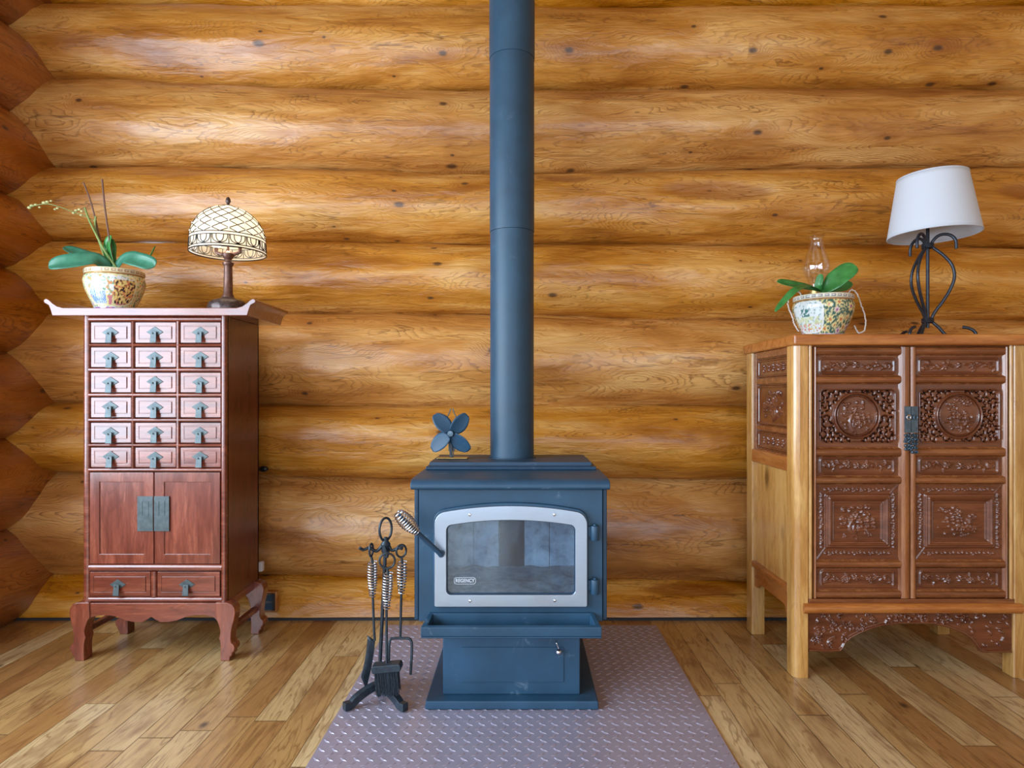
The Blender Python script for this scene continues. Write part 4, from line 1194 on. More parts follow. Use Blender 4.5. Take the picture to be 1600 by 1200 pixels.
def scene_motif(g, mx, mz, w, h, seed, tree=True):
    """tree, little figures, rocks and ground lines"""
    r = random.Random(seed)
    if tree:
        tr = smooth_path([(mx - w * .18, mz - h * .85, 0), (mx - w * .34, mz - h * .45, 0), (mx - w * .30, mz - h * .1, 0), (mx - w * .12, mz + h * .15, 0), (mx - w * .02, mz + h * .42, 0)], 5)
        g.stroke([(p.x, p.y) for p in tr], 0.0065, 0.006)
        g.stroke([(p.x + w * .16, p.y - h * .12) for p in tr[:12]], 0.004, 0.0045)
        for i in range(16):
            g.blob(mx + r.uniform(-.72, .5) * w, mz + r.uniform(.28, .82) * h, w * .10, h * .07, 0.0055, r.uniform(0, PI))
        for i in range(5):
            g.scroll(mx - w * .62 + r.uniform(-.08, .1) * w, mz + r.uniform(-.2, .3) * h, w * .12, 4, r.uniform(0, 6), .003, .0045)
    for fx_ in ((.14, .42, .68) if tree else (-.45, -.05, .38)):
        bx, bz_ = mx + fx_ * w, mz + r.uniform(-.12, .06) * h
        g.blob(bx, bz_ + h * .20, w * .055, h * .065, 0.0075)
        g.blob(bx, bz_ - h * .02, w * .095, h * .17, 0.0075, r.uniform(-.3, .3))
        g.stroke([(bx - w * .04, bz_ + h * .05), (bx - w * .14, bz_ - h * .04), (bx - w * .06, bz_ - h * .1)], 0.003, 0.0055)
        g.stroke([(bx + w * .03, bz_ - h * .15), (bx + w * .06, bz_ - h * .32)], 0.0045, 0.0055)
    g.stroke([(mx - w * .8, mz - h * .38), (mx - w * .45, mz - h * .36)], .003, .0035)
    g.stroke([(mx + w * .05, mz - h * .40), (mx + w * .82, mz - h * .34)], .003, .004)
    g.stroke([(mx + w * .02, mz - h * .55), (mx + w * .70, mz - h * .52)], .003, .0035)
    for i in range(8):
        g.scroll(mx + r.uniform(-.6, .65) * w, mz - r.uniform(.5, .82) * h, w * .09, 4, r.uniform(0, 6), .0026, .0042)

def square_panel(px0, px1, py0, py1, seed, y, parent, flip):
    """big lower panel: carved border, raised inner frame and a carved field"""
    x0, x1, z0, z1 = cx_(px0), cx_(px1), cz_(py1), cz_(py0)
    r = random.Random(seed)
    g = Carve()
    # beaded border between outer and inner frame
    ib = (cx_(px0 + 16.5), cx_(px1 - 16.5), cz_(py1 - 22), cz_(py0 + 18))
    for z in ((ib[3] + z1) / 2, (ib[2] + z0) / 2):
        n = 17
        for i in range(n):
            xx = ib[0] - 0.004 + (ib[1] - ib[0] + 0.008) * i / (n - 1)
            if i % 2: g.scroll(xx, z, 0.0068, 4.5, r.uniform(0, 6), .0022, .0042)
            else: g.blob(xx, z, .0058, .0042, .005, r.uniform(-.6, .6))
    for x in ((ib[0] + x0) / 2, (ib[1] + x1) / 2):
        n = 21
        for i in range(n):
            zz = ib[2] - 0.004 + (ib[3] - ib[2] + 0.008) * i / (n - 1)
            if i % 2: g.scroll(x, zz, 0.0066, 4.5, r.uniform(0, 6), .0022, .0042)
            else: g.blob(x, zz, .0042, .0058, .005, r.uniform(-.6, .6))
    for (xa, za, xb, zb) in ((x0, z0, ib[0], ib[2]), (x1, z0, ib[1], ib[2]), (x0, z1, ib[0], ib[3]), (x1, z1, ib[1], ib[3])):
        g.stroke([(xa, za), (xb, zb)], 0.0016, 0.0025)
    # inner frame
    fw = 0.0155
    for k, hgt in ((0.0, .007), (fw * .55, .0105), (fw, .007)):
        g.rect(ib[0] + k, ib[1] - k, ib[2] + k, ib[3] - k, 0.0062, hgt, 0.001)
    mx, mz = (ib[0] + ib[1]) / 2, (ib[2] + ib[3]) / 2
    w, h = (ib[1] - ib[0]) / 2 - fw - .014, (ib[3] - ib[2]) / 2 - fw - .014
    g.rect(mx - w - .004, mx + w + .004, mz - h - .004, mz + h + .004, .0022, .0025, .001)
    scene_motif(g, mx, mz, w * 1.02, h * 1.0, seed, tree=not flip)
    scene_motif(g, mx + w * .12, mz + h * .12, w * .8, h * .8, seed + 40, tree=False)
    if flip:
        for i in range(12): g.scroll(mx + r.uniform(-.7, .7) * w, mz + r.uniform(.25, .75) * h, w * .11, 4, r.uniform(0, 6), .003, .005)
    nx = int((x1 - x0) / RES); nz = int((z1 - z0) / RES)
    return MB().height(x0, x1, z0, z1, y, g.ev(x0, x1, z0, z1, nx, nz)).build('carved_panel', M['carv'], parent, recalc=False, sharp=180)

def pierced_panel(px0, px1, py0, py1, lx0, lx1, ly0, ly1, ccx, ccy, y, seed, parent):
    """pierced scrollwork round a carved medallion"""
    r = random.Random(seed)
    x0, x1, z0, z1 = cx_(px0), cx_(px1), cz_(py1), cz_(py0)
    a, b, c, d = cx_(lx0), cx_(lx1), cz_(ly1), cz_(ly0)
    mx, mz = cx_(ccx), cz_(ccy); RR = 0.0855
    # border board round the lattice
    ch = 0.016
    lat = [(a + ch, c), (b - ch, c), (b, c + ch), (b, d - ch), (b - ch, d), (a + ch, d), (a, d - ch), (a, c + ch)]
    out = [(a + ch, z0), (b - ch, z0), (x1, c + ch), (x1, d - ch), (b - ch, z1), (a + ch, z1), (x0, d - ch), (x0, c + ch)]
    bd2 = MB()
    bd2.ringprism([(x0, z0), (x1, z0), (x1, z0), (x1, z1), (x1, z1), (x0, z1), (x0, z1), (x0, z0)], lat, 'y', y, y + 0.012)
    pb = bd2.build('panel_border', M['carv'], parent, sharp=30)
    # holes: commas and S curls spaced evenly, mirrored left to right
    nx = int((b - a) / 0.00135); nz = int((d - c) / 0.00135)
    X, Z = np.meshgrid(np.linspace(a, b, nx), np.linspace(c, d, nz))
    Hd = np.full_like(X, 9.0)
    pts = []
    tries = 0
    hw_, hh_ = (b - a) / 2, (d - c) / 2
    while tries < 9000:
        tries += 1
        x = r.uniform(mx, b - 0.0105); z = r.uniform(c + 0.0095, d - 0.0095)
        if math.hypot(x - mx, z - mz) < RR + 0.0085: continue
        if x - mx < 0.008: continue
        if (b - x) + min(z - c, d - z) < 0.030: continue
        if all(math.hypot(x - p[0], z - p[1]) > 0.0180 for p in pts): pts.append((x, z))
    for x, z in pts:
        a0 = r.uniform(0, 2 * PI) if math.hypot(x - mx, z - mz) > RR + .02 and min(z - c, d - z) > .018 else math.atan2(z - mz, x - mx) + PI / 2 + r.uniform(-.3, .3); kind = r.random()
        L = 0.0102
        for s_ in (1, -1):
            cu = []
            for i in range(9):
                t = i / 8 * 2 - 1
                u = L * t; v = 0.0048 * math.sin(t * PI) if kind < .6 else 0.006 * (t * t - .5)
                cu.append((u * math.cos(a0) - v * math.sin(a0), u * math.sin(a0) + v * math.cos(a0)))
            ps = [(mx + s_ * (x - mx) + s_ * p[0], z + p[1]) for p in cu]
            for k, ((ax0, az0), (ax1, az1)) in enumerate(zip(ps, ps[1:])):
                dx, dz_ = ax1 - ax0, az1 - az0; L2 = dx * dx + dz_ * dz_ + 1e-12
                t = np.clip(((X - ax0) * dx + (Z - az0) * dz_) / L2, 0, 1)
                rad = 0.0034 if k in (0, 7) else (0.0022 if k in (3, 4) else 0.0028)
                Hd = np.minimum(Hd, np.hypot(X - ax0 - t * dx, Z - az0 - t * dz_) - rad)
    hgt = 0.0028 * np.clip(Hd / 0.0032, 0, 1) ** 0.5
    rad_c = np.hypot(X - mx, Z - mz)
    g = Carve()
    g.rect(a + .002, b - .002, c + .002, d - .002, .0040, .0085, ch)
    g.circle(mx, mz, RR - .002, .0045, .010); g.circle(mx, mz, RR - .012, .003, .0075)
    scene_motif(g, mx, mz, RR * .80, RR * .80, seed, tree=(seed % 2 == 0))
    scene_motif(g, mx + RR * .06, mz + RR * .1, RR * .62, RR * .62, seed + 11, tree=False)
    if seed % 2:
        for i in range(16): g.scroll(mx + r.uniform(-.5, .5) * RR, mz + r.uniform(.1, .7) * RR, RR * .11, 4, r.uniform(0, 6), .003, .0055)
        for i in range(10): g.blob(mx + r.uniform(.1, .6) * RR, mz + r.uniform(-.7, .1) * RR, RR * .13, RR * .07, .0055, r.uniform(0, 3))
    ev = g.ev(a, b, c, d, nx, nz)
    inside = rad_c < RR
    scene = np.where(inside & (rad_c < RR - .013), np.minimum(ev, .008), ev)
    Hh = np.where(inside, np.maximum(scene, .002), np.maximum(hgt, ev))
    # texture of leaves on the scrollwork
    hole = (Hd < 0) & ~inside & (rad_c > RR + .002)
    cell = ~(hole[:-1, :-1] & hole[1:, :-1] & hole[:-1, 1:] & hole[1:, 1:])
    # cut corners
    cor = (np.minimum(X - a, b - X) + np.minimum(Z - c, d - Z)) < ch
    cell &= ~(cor[:-1, :-1] & cor[1:, 1:])
    lt = MB().height(a, b, c, d, y + 0.004, Hh, mask=cell, thick=0.006).build('pierced_carving', M['carv'], pb, recalc=False, sharp=60)
    return pb

# doors
dy = CY_ + 0.006
def door_side(lx0, lx1, s0, s1, mpx, seed, hinge):
    """door between picture columns lx0..lx1; panel openings between s0..s1"""
    fr = MB()
    z0, z1 = cz_(935.5), cz_(542)
    def moulded_v(a, b):
        h = (b - a)
        fr.prism([(a, dy + 0.025), (a, dy + 0.002), (a + min(.003, h * .2), dy - 0.002), (a + h / 2, dy - 0.004), (b - min(.003, h * .2), dy - 0.002), (b, dy + 0.002), (b, dy + 0.025)], 'z', z0, z1)
    def moulded_h(py0, py1, a=None, b=None):
        za, zb_ = cz_(py1), cz_(py0); h = zb_ - za
        fr.prism([(dy + 0.025, za), (dy + 0.004, za), (dy, za + .003), (dy - 0.001, (za + zb_) / 2), (dy, zb_ - .003), (dy + 0.004, zb_), (dy + 0.025, zb_)], 'x', cx_(s0) - .001, cx_(s1) + .001)
    moulded_v(cx_(lx0) + .001, cx_(s0)); moulded_v(cx_(s1), cx_(lx1) - .001)
    d = fr.build('door', M['stile'], ca, sharp=50)
    for py0, py1 in ((542, 553.5), (588, 598), (701.5, 713), (746, 756), (878, 888), (925, 935.5)):
        fr = MB(); moulded_h(py0, py1); fr.build('rail', M['railw'], d, sharp=50)
    yp = dy + 0.010
    # sloping reveals round every opening
    rv = MB()
    for py0, py1 in ((553.5, 588), (598, 701.5), (713, 746), (756, 878), (888, 925)):
        a, b, za, zb_ = cx_(s0), cx_(s1), cz_(py1), cz_(py0); t = 0.0065
        o = [(a, za), (b, za), (b, zb_), (a, zb_)]; i_ = [(a + t, za + t), (b - t, za + t), (b - t, zb_ - t), (a + t, zb_ - t)]
        vs = [(p[0], dy + 0.001, p[1]) for p in o] + [(p[0], yp + 0.001, p[1]) for p in i_]
        rv.add(vs, [(k, (k + 1) % 4, 4 + (k + 1) % 4, 4 + k) for k in range(4)])
    rv.build('reveal', M['stile'], d, recalc=False, sharp=20)
    e = 1.2
    strip_panel(s0 + e, s1 - e, 554.5, 587, s0 + 7.5, s1 - 9, 560, 583, yp, seed + 1, d)
    pierced_panel(s0 + e, s1 - e, 599, 700.5, s0 + 6, s1 - 7, 607.5, 692.5, mpx, 649.5, yp, seed, d)
    strip_panel(s0 + e, s1 - e, 714, 745, s0 + 8, s1 - 9.5, 716.5, 740, yp, seed + 3, d)
    square_panel(s0 + e, s1 - e, 757, 877, seed + 4, yp, d, seed % 2 == 1)
    strip_panel(s0 + e, s1 - e, 889, 924, s0 + 9, s1 - 10, 894, 918, yp, seed + 6, d)
    return d
dl = door_side(1272.5, 1423.2, 1277, 1409.5, 1341.7, 20, 0)
dr = door_side(1423.8, 1577, 1433, 1573, 1502.5, 31, 1)
MB().box(CM - CW + PW, CM + CW - PW, CY_ + 0.040, CY_ + 0.046, cz_(942), pz1).build('dark_backing', M['void'], ca)  # dark sheet painting the unlit interior behind the pierced doors
# lock: paired plates with a staple and a carved tail
for s_, dd, xa, xb in ((-1, dl, 1413.5, 1423.0), (1, dr, 1424.0, 1434.0)):
    yl = dy - 0.0045
    m = MB().box(cx_(xa), cx_(xb), yl - 0.0025, yl, cz_(676), cz_(635))
    g = Carve(); r = random.Random(50 + s_)
    xm = (cx_(xa) + cx_(xb)) / 2; zt, zb_ = cz_(677), cz_(709 if s_ > 0 else 704)
    x0l, x1l = cx_(xa - 1.2), cx_(xb + 1.2)
    for i in range(5):
        zz = zt + (zb_ - zt) * (i + .5) / 5
        for q in (-1, 1): g.scroll(xm + q * 0.006, zz, .0066, 5, r.uniform(0, 6), .0024, .005, q)
    nx, nz = 26, 64
    hv = g.ev(x0l, x1l, zb_, zt, nx, nz)
    cell = np.maximum.reduce([hv[:-1, :-1], hv[1:, :-1], hv[:-1, 1:], hv[1:, 1:]]) > .0004
    m.height(x0l, x1l, zb_, zt, yl, hv, mask=cell, thick=.001)
    m.build('lock_plate', M['lockm'], dd, recalc=False)
    st_ = MB()
    st_.tube([(xm + .007 * math.cos(2 * PI * i / 20), yl - .007, cz_(652) + .008 * math.sin(2 * PI * i / 20)) for i in range(20)], 0.0028, 8, closed=True)
    st_.box(xm - .003, xm + .003, yl - .008, yl - .002, cz_(652) + .004, cz_(652) + .010)
    st_.build('staple', M['chrome'] if s_ < 0 else M['lockm'], dd)
# carved apron
def apron_low(px):
    xs = [1265, 1300, 1316, 1322, 1330, 1345, 1360, 1380, 1405, 1432, 1460, 1480, 1497, 1512, 1524, 1531, 1536, 1552, 1586]
    ys = [1020, 1020.5, 1020, 1008, 1000, 992, 986, 980, 977, 976.5, 977, 981, 987, 994, 1003, 1012, 1021, 1022, 1022]
    return float(np.interp(px, xs, ys))
g = Carve(); r = random.Random(77)
for k in range(150):
    px = r.uniform(1272, 1580)
    lo = apron_low(px)
    py = r.uniform(961, lo - 6)
    wt = 1 if (px < 1340 or px > 1500) else .6
    if r.random() < .5: g.scroll(cx_(px), cz_(py), .010 * wt, 4, r.uniform(0, 6), .0028, .006)
    elif r.random() < .5: g.blob(cx_(px), cz_(py), .011 * wt, .005, .006, r.uniform(0, PI))
    else: g.stroke([(cx_(px), cz_(py)), (cx_(px) + r.uniform(-.018, .018), cz_(py) + r.uniform(-.014, .014))], .003, .005)
edge = [(cx_(p), cz_(apron_low(p)) + .006) for p in range(1266, 1586, 4)]
g.stroke(edge, .004, .006)
ax0, ax1, azb, azt = cx_(1265.5), cx_(1586), cz_(1022.5), cz_(957)
nx = int((ax1 - ax0) / RES); nz = int((azt - azb) / RES)
hv = g.ev(ax0, ax1, azb, azt, nx, nz)
mk = np.ones((nz - 1, nx - 1), bool)
xs = np.linspace(ax0, ax1, nx); zs = np.linspace(azb, azt, nz)
low = np.array([cz_(apron_low(CX + x / CY_ * F)) for x in xs])
mk = ~((zs[:-1, None] + RES * .5) < (low[None, :-1] + low[None, 1:]) / 2)
MB().height(ax0, ax1, azb, azt, CY_ + 0.012, hv, mask=mk, thick=.016).build('carved_apron', M['carv'], ca, recalc=False, sharp=60)
# sides and back
for sx in (-1, 1):
    xo = CM + sx * (CW - 0.012); xi = xo - sx * 0.016
    ya, yb = CY_ + 0.058, CB - 0.058
    def zc(py): return cz_(py)
    def bx(name, z0, z1, mat, proud=0.0, bev=0.002):
        return MB().box(min(xi, xo + sx * proud), max(xi, xo + sx * proud), ya, yb, z0, z1).build(name, mat, ca, bevel=bev)
    zU0, zU1 = cz_(722), pz1
    bx('plank_panel', cz_(934), cz_(722), M['honey_z'], -0.006)
    bx('side_rail', cz_(740), cz_(716), M['honey_y'], 0.012, 0.007)
    lr = MB()
    zr = cz_(934)
    lr.prism([(ya, zr), (yb, zr), (yb, zr - .085), (yb - .035, zr - .085), (yb - .055, zr - .06), (ya + .055, zr - .06), (ya + .03, zr - .115), (ya, zr - .125)], 'x', min(xi, xo), max(xi, xo))
    lr.build('side_apron', M['honey_y'], ca, bevel=0.002)
    MB().box(min(xi, xo + sx * .012), max(xi, xo + sx * .012), ya, yb, zr, zr + .026).build('side_rail', M['honey_y'], ca, bevel=0.006)
    # upper carved section: frame with three carved panels facing sideways
    fr = MB()
    f0, f1 = min(xi, xo + sx * .003), max(xi, xo + sx * .003)
    fr.box(f0, f1, ya, ya + .022, zU0, zU1); fr.box(f0, f1, yb - .030, yb, zU0, zU1)
    seg_ = [(552, 588), (598, 672), (680, 714)]
    zz = [zU1] + [z for a, b in seg_ for z in (cz_(a), cz_(b))] + [zU0]
    for k in range(0, len(zz), 2): fr.box(f0, f1, ya + .022, yb - .030, zz[k + 1], zz[k])
    fr.build('side_frame', M['railw'], ca, bevel=0.003)
    for k, (a, b) in enumerate(seg_):
        y0, y1, z0, z1 = ya + .022, yb - .030, cz_(b), cz_(a)
        g = Carve(); r = random.Random(200 + k + (0 if sx < 0 else 9))
        my, mz = (y0 + y1) / 2, (z0 + z1) / 2; hw, hh = (y1 - y0) / 2, (z1 - z0) / 2
        g.rect(y0 + .012, y1 - .012, z0 + .010, z1 - .010, .004, .005, .006)
        if k == 1: scene_motif(g, my, mz, hw * .78, hh * .75, 300, True)
        else:
            for i in range(5): g.flower(my + (i - 2) * hw * .3, mz, hh * .42, .006, 5, r.uniform(0, 1))
        nx = int((y1 - y0) / .0025); nz = int((z1 - z0) / .0025)
        hv = g.ev(y0, y1, z0, z1, nx, nz)
        ys_ = np.linspace(y0, y1, nx); zs_ = np.linspace(z0, z1, nz)
        base = xo - sx * .008
        vs = [(base + sx * hv[j, i], ys_[i], zs_[j]) for j in range(nz) for i in range(nx)]
        fs = [(j * nx + i, j * nx + i + 1, (j + 1) * nx + i + 1, (j + 1) * nx + i) for j in range(nz - 1) for i in range(nx - 1)]
        m = MB(); m.add(vs, fs if sx > 0 else [f[::-1] for f in fs])
        m.build('side_carving', M['carv'], ca, recalc=False, sharp=180)
MB().box(CM - CW + PW, CM + CW - PW, CB - .03, CB - .015, cz_(957), pz1).build('back_board', M['honey_x'], ca)
MB().box(CM - CW + .02, CM + CW - .02, CY_ + .05, CB - .03, cz_(957), cz_(957) + .015).build('bottom_board', M['railw'], ca)
# ---------------------------------------------------------------- painted porcelain pots
CREAM = (0.80, 0.72, 0.48); WHITE = (0.82, 0.82, 0.78)
def pot_profile(hh, rb):
    s = hh / 0.174
    k = rb / 0.135
    P_ = [(0.0, 0.0), (0.088, 0.0), (0.092, 0.006), (0.090, 0.016), (0.098, 0.034), (0.113, 0.062), (0.126, 0.090), (0.134, 0.116), (0.1355, 0.132), (0.131, 0.146), (0.1255, 0.1515), (0.1255, 0.154), (0.131, 0.1575), (0.1335, 0.166), (0.131, 0.1735), (0.126, 0.174)]
    dense = smooth_path([(r * k, 0, z * s) for r, z in P_], 7)
    outer = [(max(0, p.x), p.z) for p in dense]
    inner = [((r * k), z * s) for r, z in ((0.1225, 0.171), (0.120, 0.155), (0.120, 0.140))]
    return outer, inner

def paint_pot(o, loc, hh, rb, scheme, face):
    """glaze painting: bands at rim and foot, a scene panel and flowers"""
    me = o.data
    r = random.Random(3 if scheme == 'left' else 8)
    at = me.color_attributes.new('decor', 'FLOAT_COLOR', 'POINT')
    W = 2 * PI * rb
    fl = []
    for i in range(1000):
        a = r.uniform(-PI, PI); z = r.uniform(.026, .14) * hh / .174
        if all(math.hypot((a - q[0]) * rb, z - q[1]) > (.030 if scheme == 'right' else .017) for q in fl): fl.append((a, z, r.uniform(.012, .021) if scheme == 'right' else r.uniform(.008, .0135), r.random(), r.uniform(0, 6)))
    cols = np.zeros((len(me.vertices), 4), np.float32); cols[:, 3] = 1
    s = hh / .174
    for i, v in enumerate(me.vertices):
        x, y, z = v.co
        a = math.atan2(y, x) - face
        a = (a + PI) % (2 * PI) - PI
        rad = math.hypot(x, y)
        zz = z / s
        u = a * rb
        c = WHITE
        nz = noise.noise(Vector((u * 130, zz * 130, 1.7)))
        n2 = noise.noise(Vector((u * 60, zz * 60, 5.1)))
        if zz > 0.155:                                    # rim band with a fret
            c = (0.74, 0.66, 0.42) if scheme == 'left' else (0.78, 0.76, 0.60)
            t = (a * 30 / (2 * PI)) % 1.0
            if 0.1595 < zz < 0.169 and (abs(t - .5) < .36) and not (abs(t - .5) < .2 and zz > .1625 and zz < .1665): c = (0.36, 0.20, 0.12) if scheme == 'left' else (0.24, 0.26, 0.30)
        elif zz > 0.149: c = (0.42, 0.22, 0.08)
        elif zz < 0.018:
            t = (a * 9 / (2 * PI)) % 1.0
            c = (0.62, 0.58, 0.62)
            if abs(t - .5) < .30 and .004 < zz < .015: c = (0.18, 0.10, 0.42) if nz > -.1 else (0.55, 0.12, 0.20)
        else:
            if scheme == 'left':
                pc, pw, pz0, pz1 = 0.36, .98, .020, .145
            else:
                pc, pw, pz0, pz1 = -1.02, .60, .020, .146
            da = (a - pc)
            e = max(abs(da) / pw, abs(zz - (pz0 + pz1) / 2) / ((pz1 - pz0) / 2 + .002))
            e2 = (abs(da) / pw) ** 4 + (abs(zz - (pz0 + pz1) / 2) / ((pz1 - pz0) / 2)) ** 4
            if e2 < .80:                                  # scene panel
                if scheme == 'left':
                    c = (0.72, 0.76, 0.82)
                    if da < -.15 and zz < .075 and da > -.8:      # blue checked robe
                        t1 = ((u + zz) * 110) % 1; t2 = ((u - zz) * 110) % 1
                        c = (0.07, 0.20, 0.52) if (t1 > .22 and t2 > .22) else (0.75, 0.78, 0.80)
                        if zz < .03: c = (0.70, 0.64, 0.45)
                    elif da > .18 and zz > .028 and zz < .125:    # bright figure
                        c = (0.72, 0.42, 0.12) if n2 < .1 else (0.70, 0.22, 0.10)
                        if nz > .16: c = (0.03, 0.03, 0.04)
                        if nz < -.25: c = (0.80, 0.66, 0.25)
                    elif zz < .06: c = (0.72, 0.62, 0.30) if n2 < .1 else (0.55, 0.20, 0.22)
                    else:
                        if nz > .22: c = (0.22, 0.38, 0.22)
                        elif n2 > .24: c = (0.62, 0.30, 0.12)
                        elif nz < -.30: c = (0.80, 0.62, 0.25)
                else:
                    c = (0.74, 0.82, 0.82)
                    if .085 < zz < .115 and abs(da + .05) < .16 and nz > -.2: c = (0.08, 0.22, 0.20)
                    elif .055 < zz < .085 and n2 > -.10: c = (0.60, 0.66, 0.36) if nz > -.05 else (0.74, 0.80, 0.60)
                    elif zz < .055 and nz > .12: c = (0.70, 0.22, 0.16) if n2 > 0 else (0.70, 0.55, 0.22)
                    elif nz > .28: c = (0.30, 0.45, 0.42)
            elif e2 < 1.08: c = (0.82, 0.76, 0.45) if scheme == 'left' else (0.84, 0.84, 0.80)
            else:                                         # flowers on a dark ground
                c = (0.72, 0.66, 0.40) if scheme == 'left' else (0.06, 0.15, 0.12)
                if nz > .12: c = (0.12, 0.30, 0.16) if scheme == 'left' else (0.62, 0.58, 0.30)
                best = 9
                for fa, fz, fr, fk, fp in fl:
                    d1 = ((a - fa + PI) % (2 * PI) - PI) * rb; d2 = z - fz
                    if abs(d1) > .022 or abs(d2) > .022: continue
                    d = math.hypot(d1, d2); pet = fr * (0.78 + 0.22 * math.cos(6 * math.atan2(d2, d1) + fp))
                    if d < pet:
                        if d < fr * .26: c = (0.70, 0.25, 0.10) if fk > .4 else (0.30, 0.12, 0.45)
                        elif d < fr * .36: c = (0.40, 0.16, 0.08)
                        else: c = (0.84, 0.70, 0.32) if fk > .3 else (0.78, 0.62, 0.55)
        cols[i, :3] = c
    at.data.foreach_set('color', cols.ravel())

def pot(name, label, loc, hh, rb, scheme, face):
    root = empty(name, label, 'flower pot', loc)
    outer, inner = pot_profile(hh, rb)
    o = MB().lathe(outer + inner, loc, 300).build('pot_body', M['pot'], root, recalc=True, sharp=180)
    paint_pot(o, loc, hh, rb, scheme, face)
    sz = inner[-1][1] + .004
    sm = MB()
    k = inner[-1][0] - .001
    pts = [(loc[0], loc[1], loc[2] + sz + .004)]; fs = []
    for i in range(1, 7):
        for j in range(36):
            a = 2 * PI * j / 36
            pts.append((loc[0] + k * i / 6 * math.cos(a), loc[1] + k * i / 6 * math.sin(a), loc[2] + sz + .006 * noise.noise(Vector((i * 1.3 * math.cos(a), i * 1.3 * math.sin(a), 2)))))
    for j in range(36): fs.append((0, 1 + j, 1 + (j + 1) % 36))
    for i in range(5):
        for j in range(36): fs.append((1 + i * 36 + j, 1 + (i + 1) * 36 + j, 1 + (i + 1) * 36 + (j + 1) % 36, 1 + i * 36 + (j + 1) % 36))
    sm.add(pts, fs); sm.build('compost', M['soil'], root)
    return root, loc[2] + sz + 0.006

LT = az_(482.5)                # top surface of the red cabinet
LPY = 2.67
lpx = PX(179.5, LPY)
lpot, lsoil = pot('flower_pot', 'painted porcelain pot with a gold rim, on the red cabinet', (lpx, LPY, LT + .0005), 0.172, 0.1125, 'left', R(-90))
RT = ctop
RPY = 2.585
rpx = PX(1286, RPY)
rpot, rsoil = pot('flower_pot', 'painted porcelain pot with yellow flowers, on the carved cabinet', (rpx, RPY, RT + .0005), 0.172, 0.1155, 'right', R(-90))

def leaf(pts, width, parent, mat, fold=0.25, side=(0, 0, 1), tip=0.12, n=9):
    """strap shaped leaf along a spine; side is the direction the upper face looks"""
    sp = smooth_path(pts, n)
    N = len(sp); K = 6
    vs = []
    for i, p in enumerate(sp):
        t = i / (N - 1)
        tg = (sp[min(i + 1, N - 1)] - sp[max(i - 1, 0)]).normalized()
        up = Vector(side); up = (up - tg * up.dot(tg)).normalized()
        b = tg.cross(up)
        w = width * (0.30 + 0.70 * min(1, t / 0.38) ** 0.75) if t < .55 else width * max(0.02, (1 - ((t - .55) / .45) ** 2.6)) ** .6
        for k in range(K + 1):
            q = k / K * 2 - 1
            vs.append(p + b * (q * w / 2) + up * (abs(q) ** 1.4 * w * fold * .5))
    fs = [(i * (K + 1) + k, i * (K + 1) + k + 1, (i + 1) * (K + 1) + k + 1, (i + 1) * (K + 1) + k) for i in range(N - 1) for k in range(K)]
    m = MB(); m.add(vs, fs)
    o = m.build('leaf', mat, parent, recalc=False, sharp=180)
    so = o.modifiers.new('thickness', 'SOLIDIFY'); so.thickness = 0.0022; so.offset = 0
    return o

LY = LPY
root = Vector((lpx + 0.0, LY, lsoil + .002))
lo = empty('orchid', 'orchid with bare stakes and a budded stem, in the pot on the red cabinet', 'orchid', tuple(root))
base = Vector(P(177, 421, LY))
MB().lathe([(0.0, 0.0), (0.016, 0.0), (0.013, 0.03), (0.009, 0.055), (0.0, 0.058)], (root.x, LY, lsoil + .001), 16).build('stem_base', M['leafg'], lo)
leaf([base + Vector((-.006, -.008, -.004)), P(150, 406, LY - .05), P(118, 409, LY - .085), P(92, 412.5, LY - .10), P(76, 416, LY - .105)], 0.074, lo, M['leaf'], .28, (0.15, -1, .55))
leaf([base + Vector((-.01, .01, 0)), P(148, 405, LY + .04), P(124, 397, LY + .06), P(100, 386, LY + .07)], 0.060, lo, M['leaf'], .3, (0.35, -0.85, 1))
leaf([base + Vector((.012, -.005, -.002)), P(196, 405, LY - .02), P(216, 407.5, LY - .04), P(234, 413, LY - .05), P(241, 417, LY - .052)], 0.070, lo, M['leaf'], .3, (-.1, -1, .55))
leaf([P(233, 404, LY + .02), P(238, 396, LY + .025), P(243, 384.5, LY + .03)], 0.020, lo, M['leafg'], .4, (-.8, -.5, .3))
leaf([base + Vector((.004, .004, 0)), P(172, 398, LY), P(170, 382, LY), P(174, 368, LY)], 0.046, lo, M['leafg'], .35, (-.5, -1, 0))
leaf([base + Vector((.008, .006, 0)), P(174, 400, LY + .01), P(174, 386, LY + .012), P(172, 372, LY + .014)], 0.036, lo, M['leafg'], .35, (.8, -1, 0))
MB().tube(smooth_path([P(170, 422, LY), P(157, 376, LY + .01), P(146, 330, LY + .012), P(138, 304, LY + .012), P(130.5, 285, LY + .012)], 5), 0.0032, 8).build('stake', M['stake'], lo)
MB().tube(smooth_path([P(178, 420, LY), P(171, 375, LY), P(164, 325, LY), P(159.5, 280, LY)], 5), 0.0036, 8).build('stake', M['stake'], lo)
MB().tube(smooth_path([P(183, 420, LY - .01), P(165, 394, LY - .01), P(150, 366, LY - .008), P(139, 343, LY - .005), P(132.5, 325, LY)], 5), [0.0046] * 10 + [0.004] * 10 + [.0048], 8).build('flower_stem', M['spike'], lo)
fs_ = MB()
fs_.tube(smooth_path([P(170, 420, LY), P(158, 386, LY + .002), P(149, 356, LY + .004), P(149.5, 338, LY + .004)], 5), 0.0040, 8)
spk = smooth_path([P(149, 346, LY + .004), P(141, 342, LY), P(131, 337, LY - .01), P(112, 330, LY - .03), P(92, 323, LY - .05), P(74, 318.5, LY - .06), P(60, 320, LY - .065), P(46, 323, LY - .07)], 6)
fs_.tube(spk, 0.0016, 6)
fs_.build('flower_stem', M['spike'], lo)
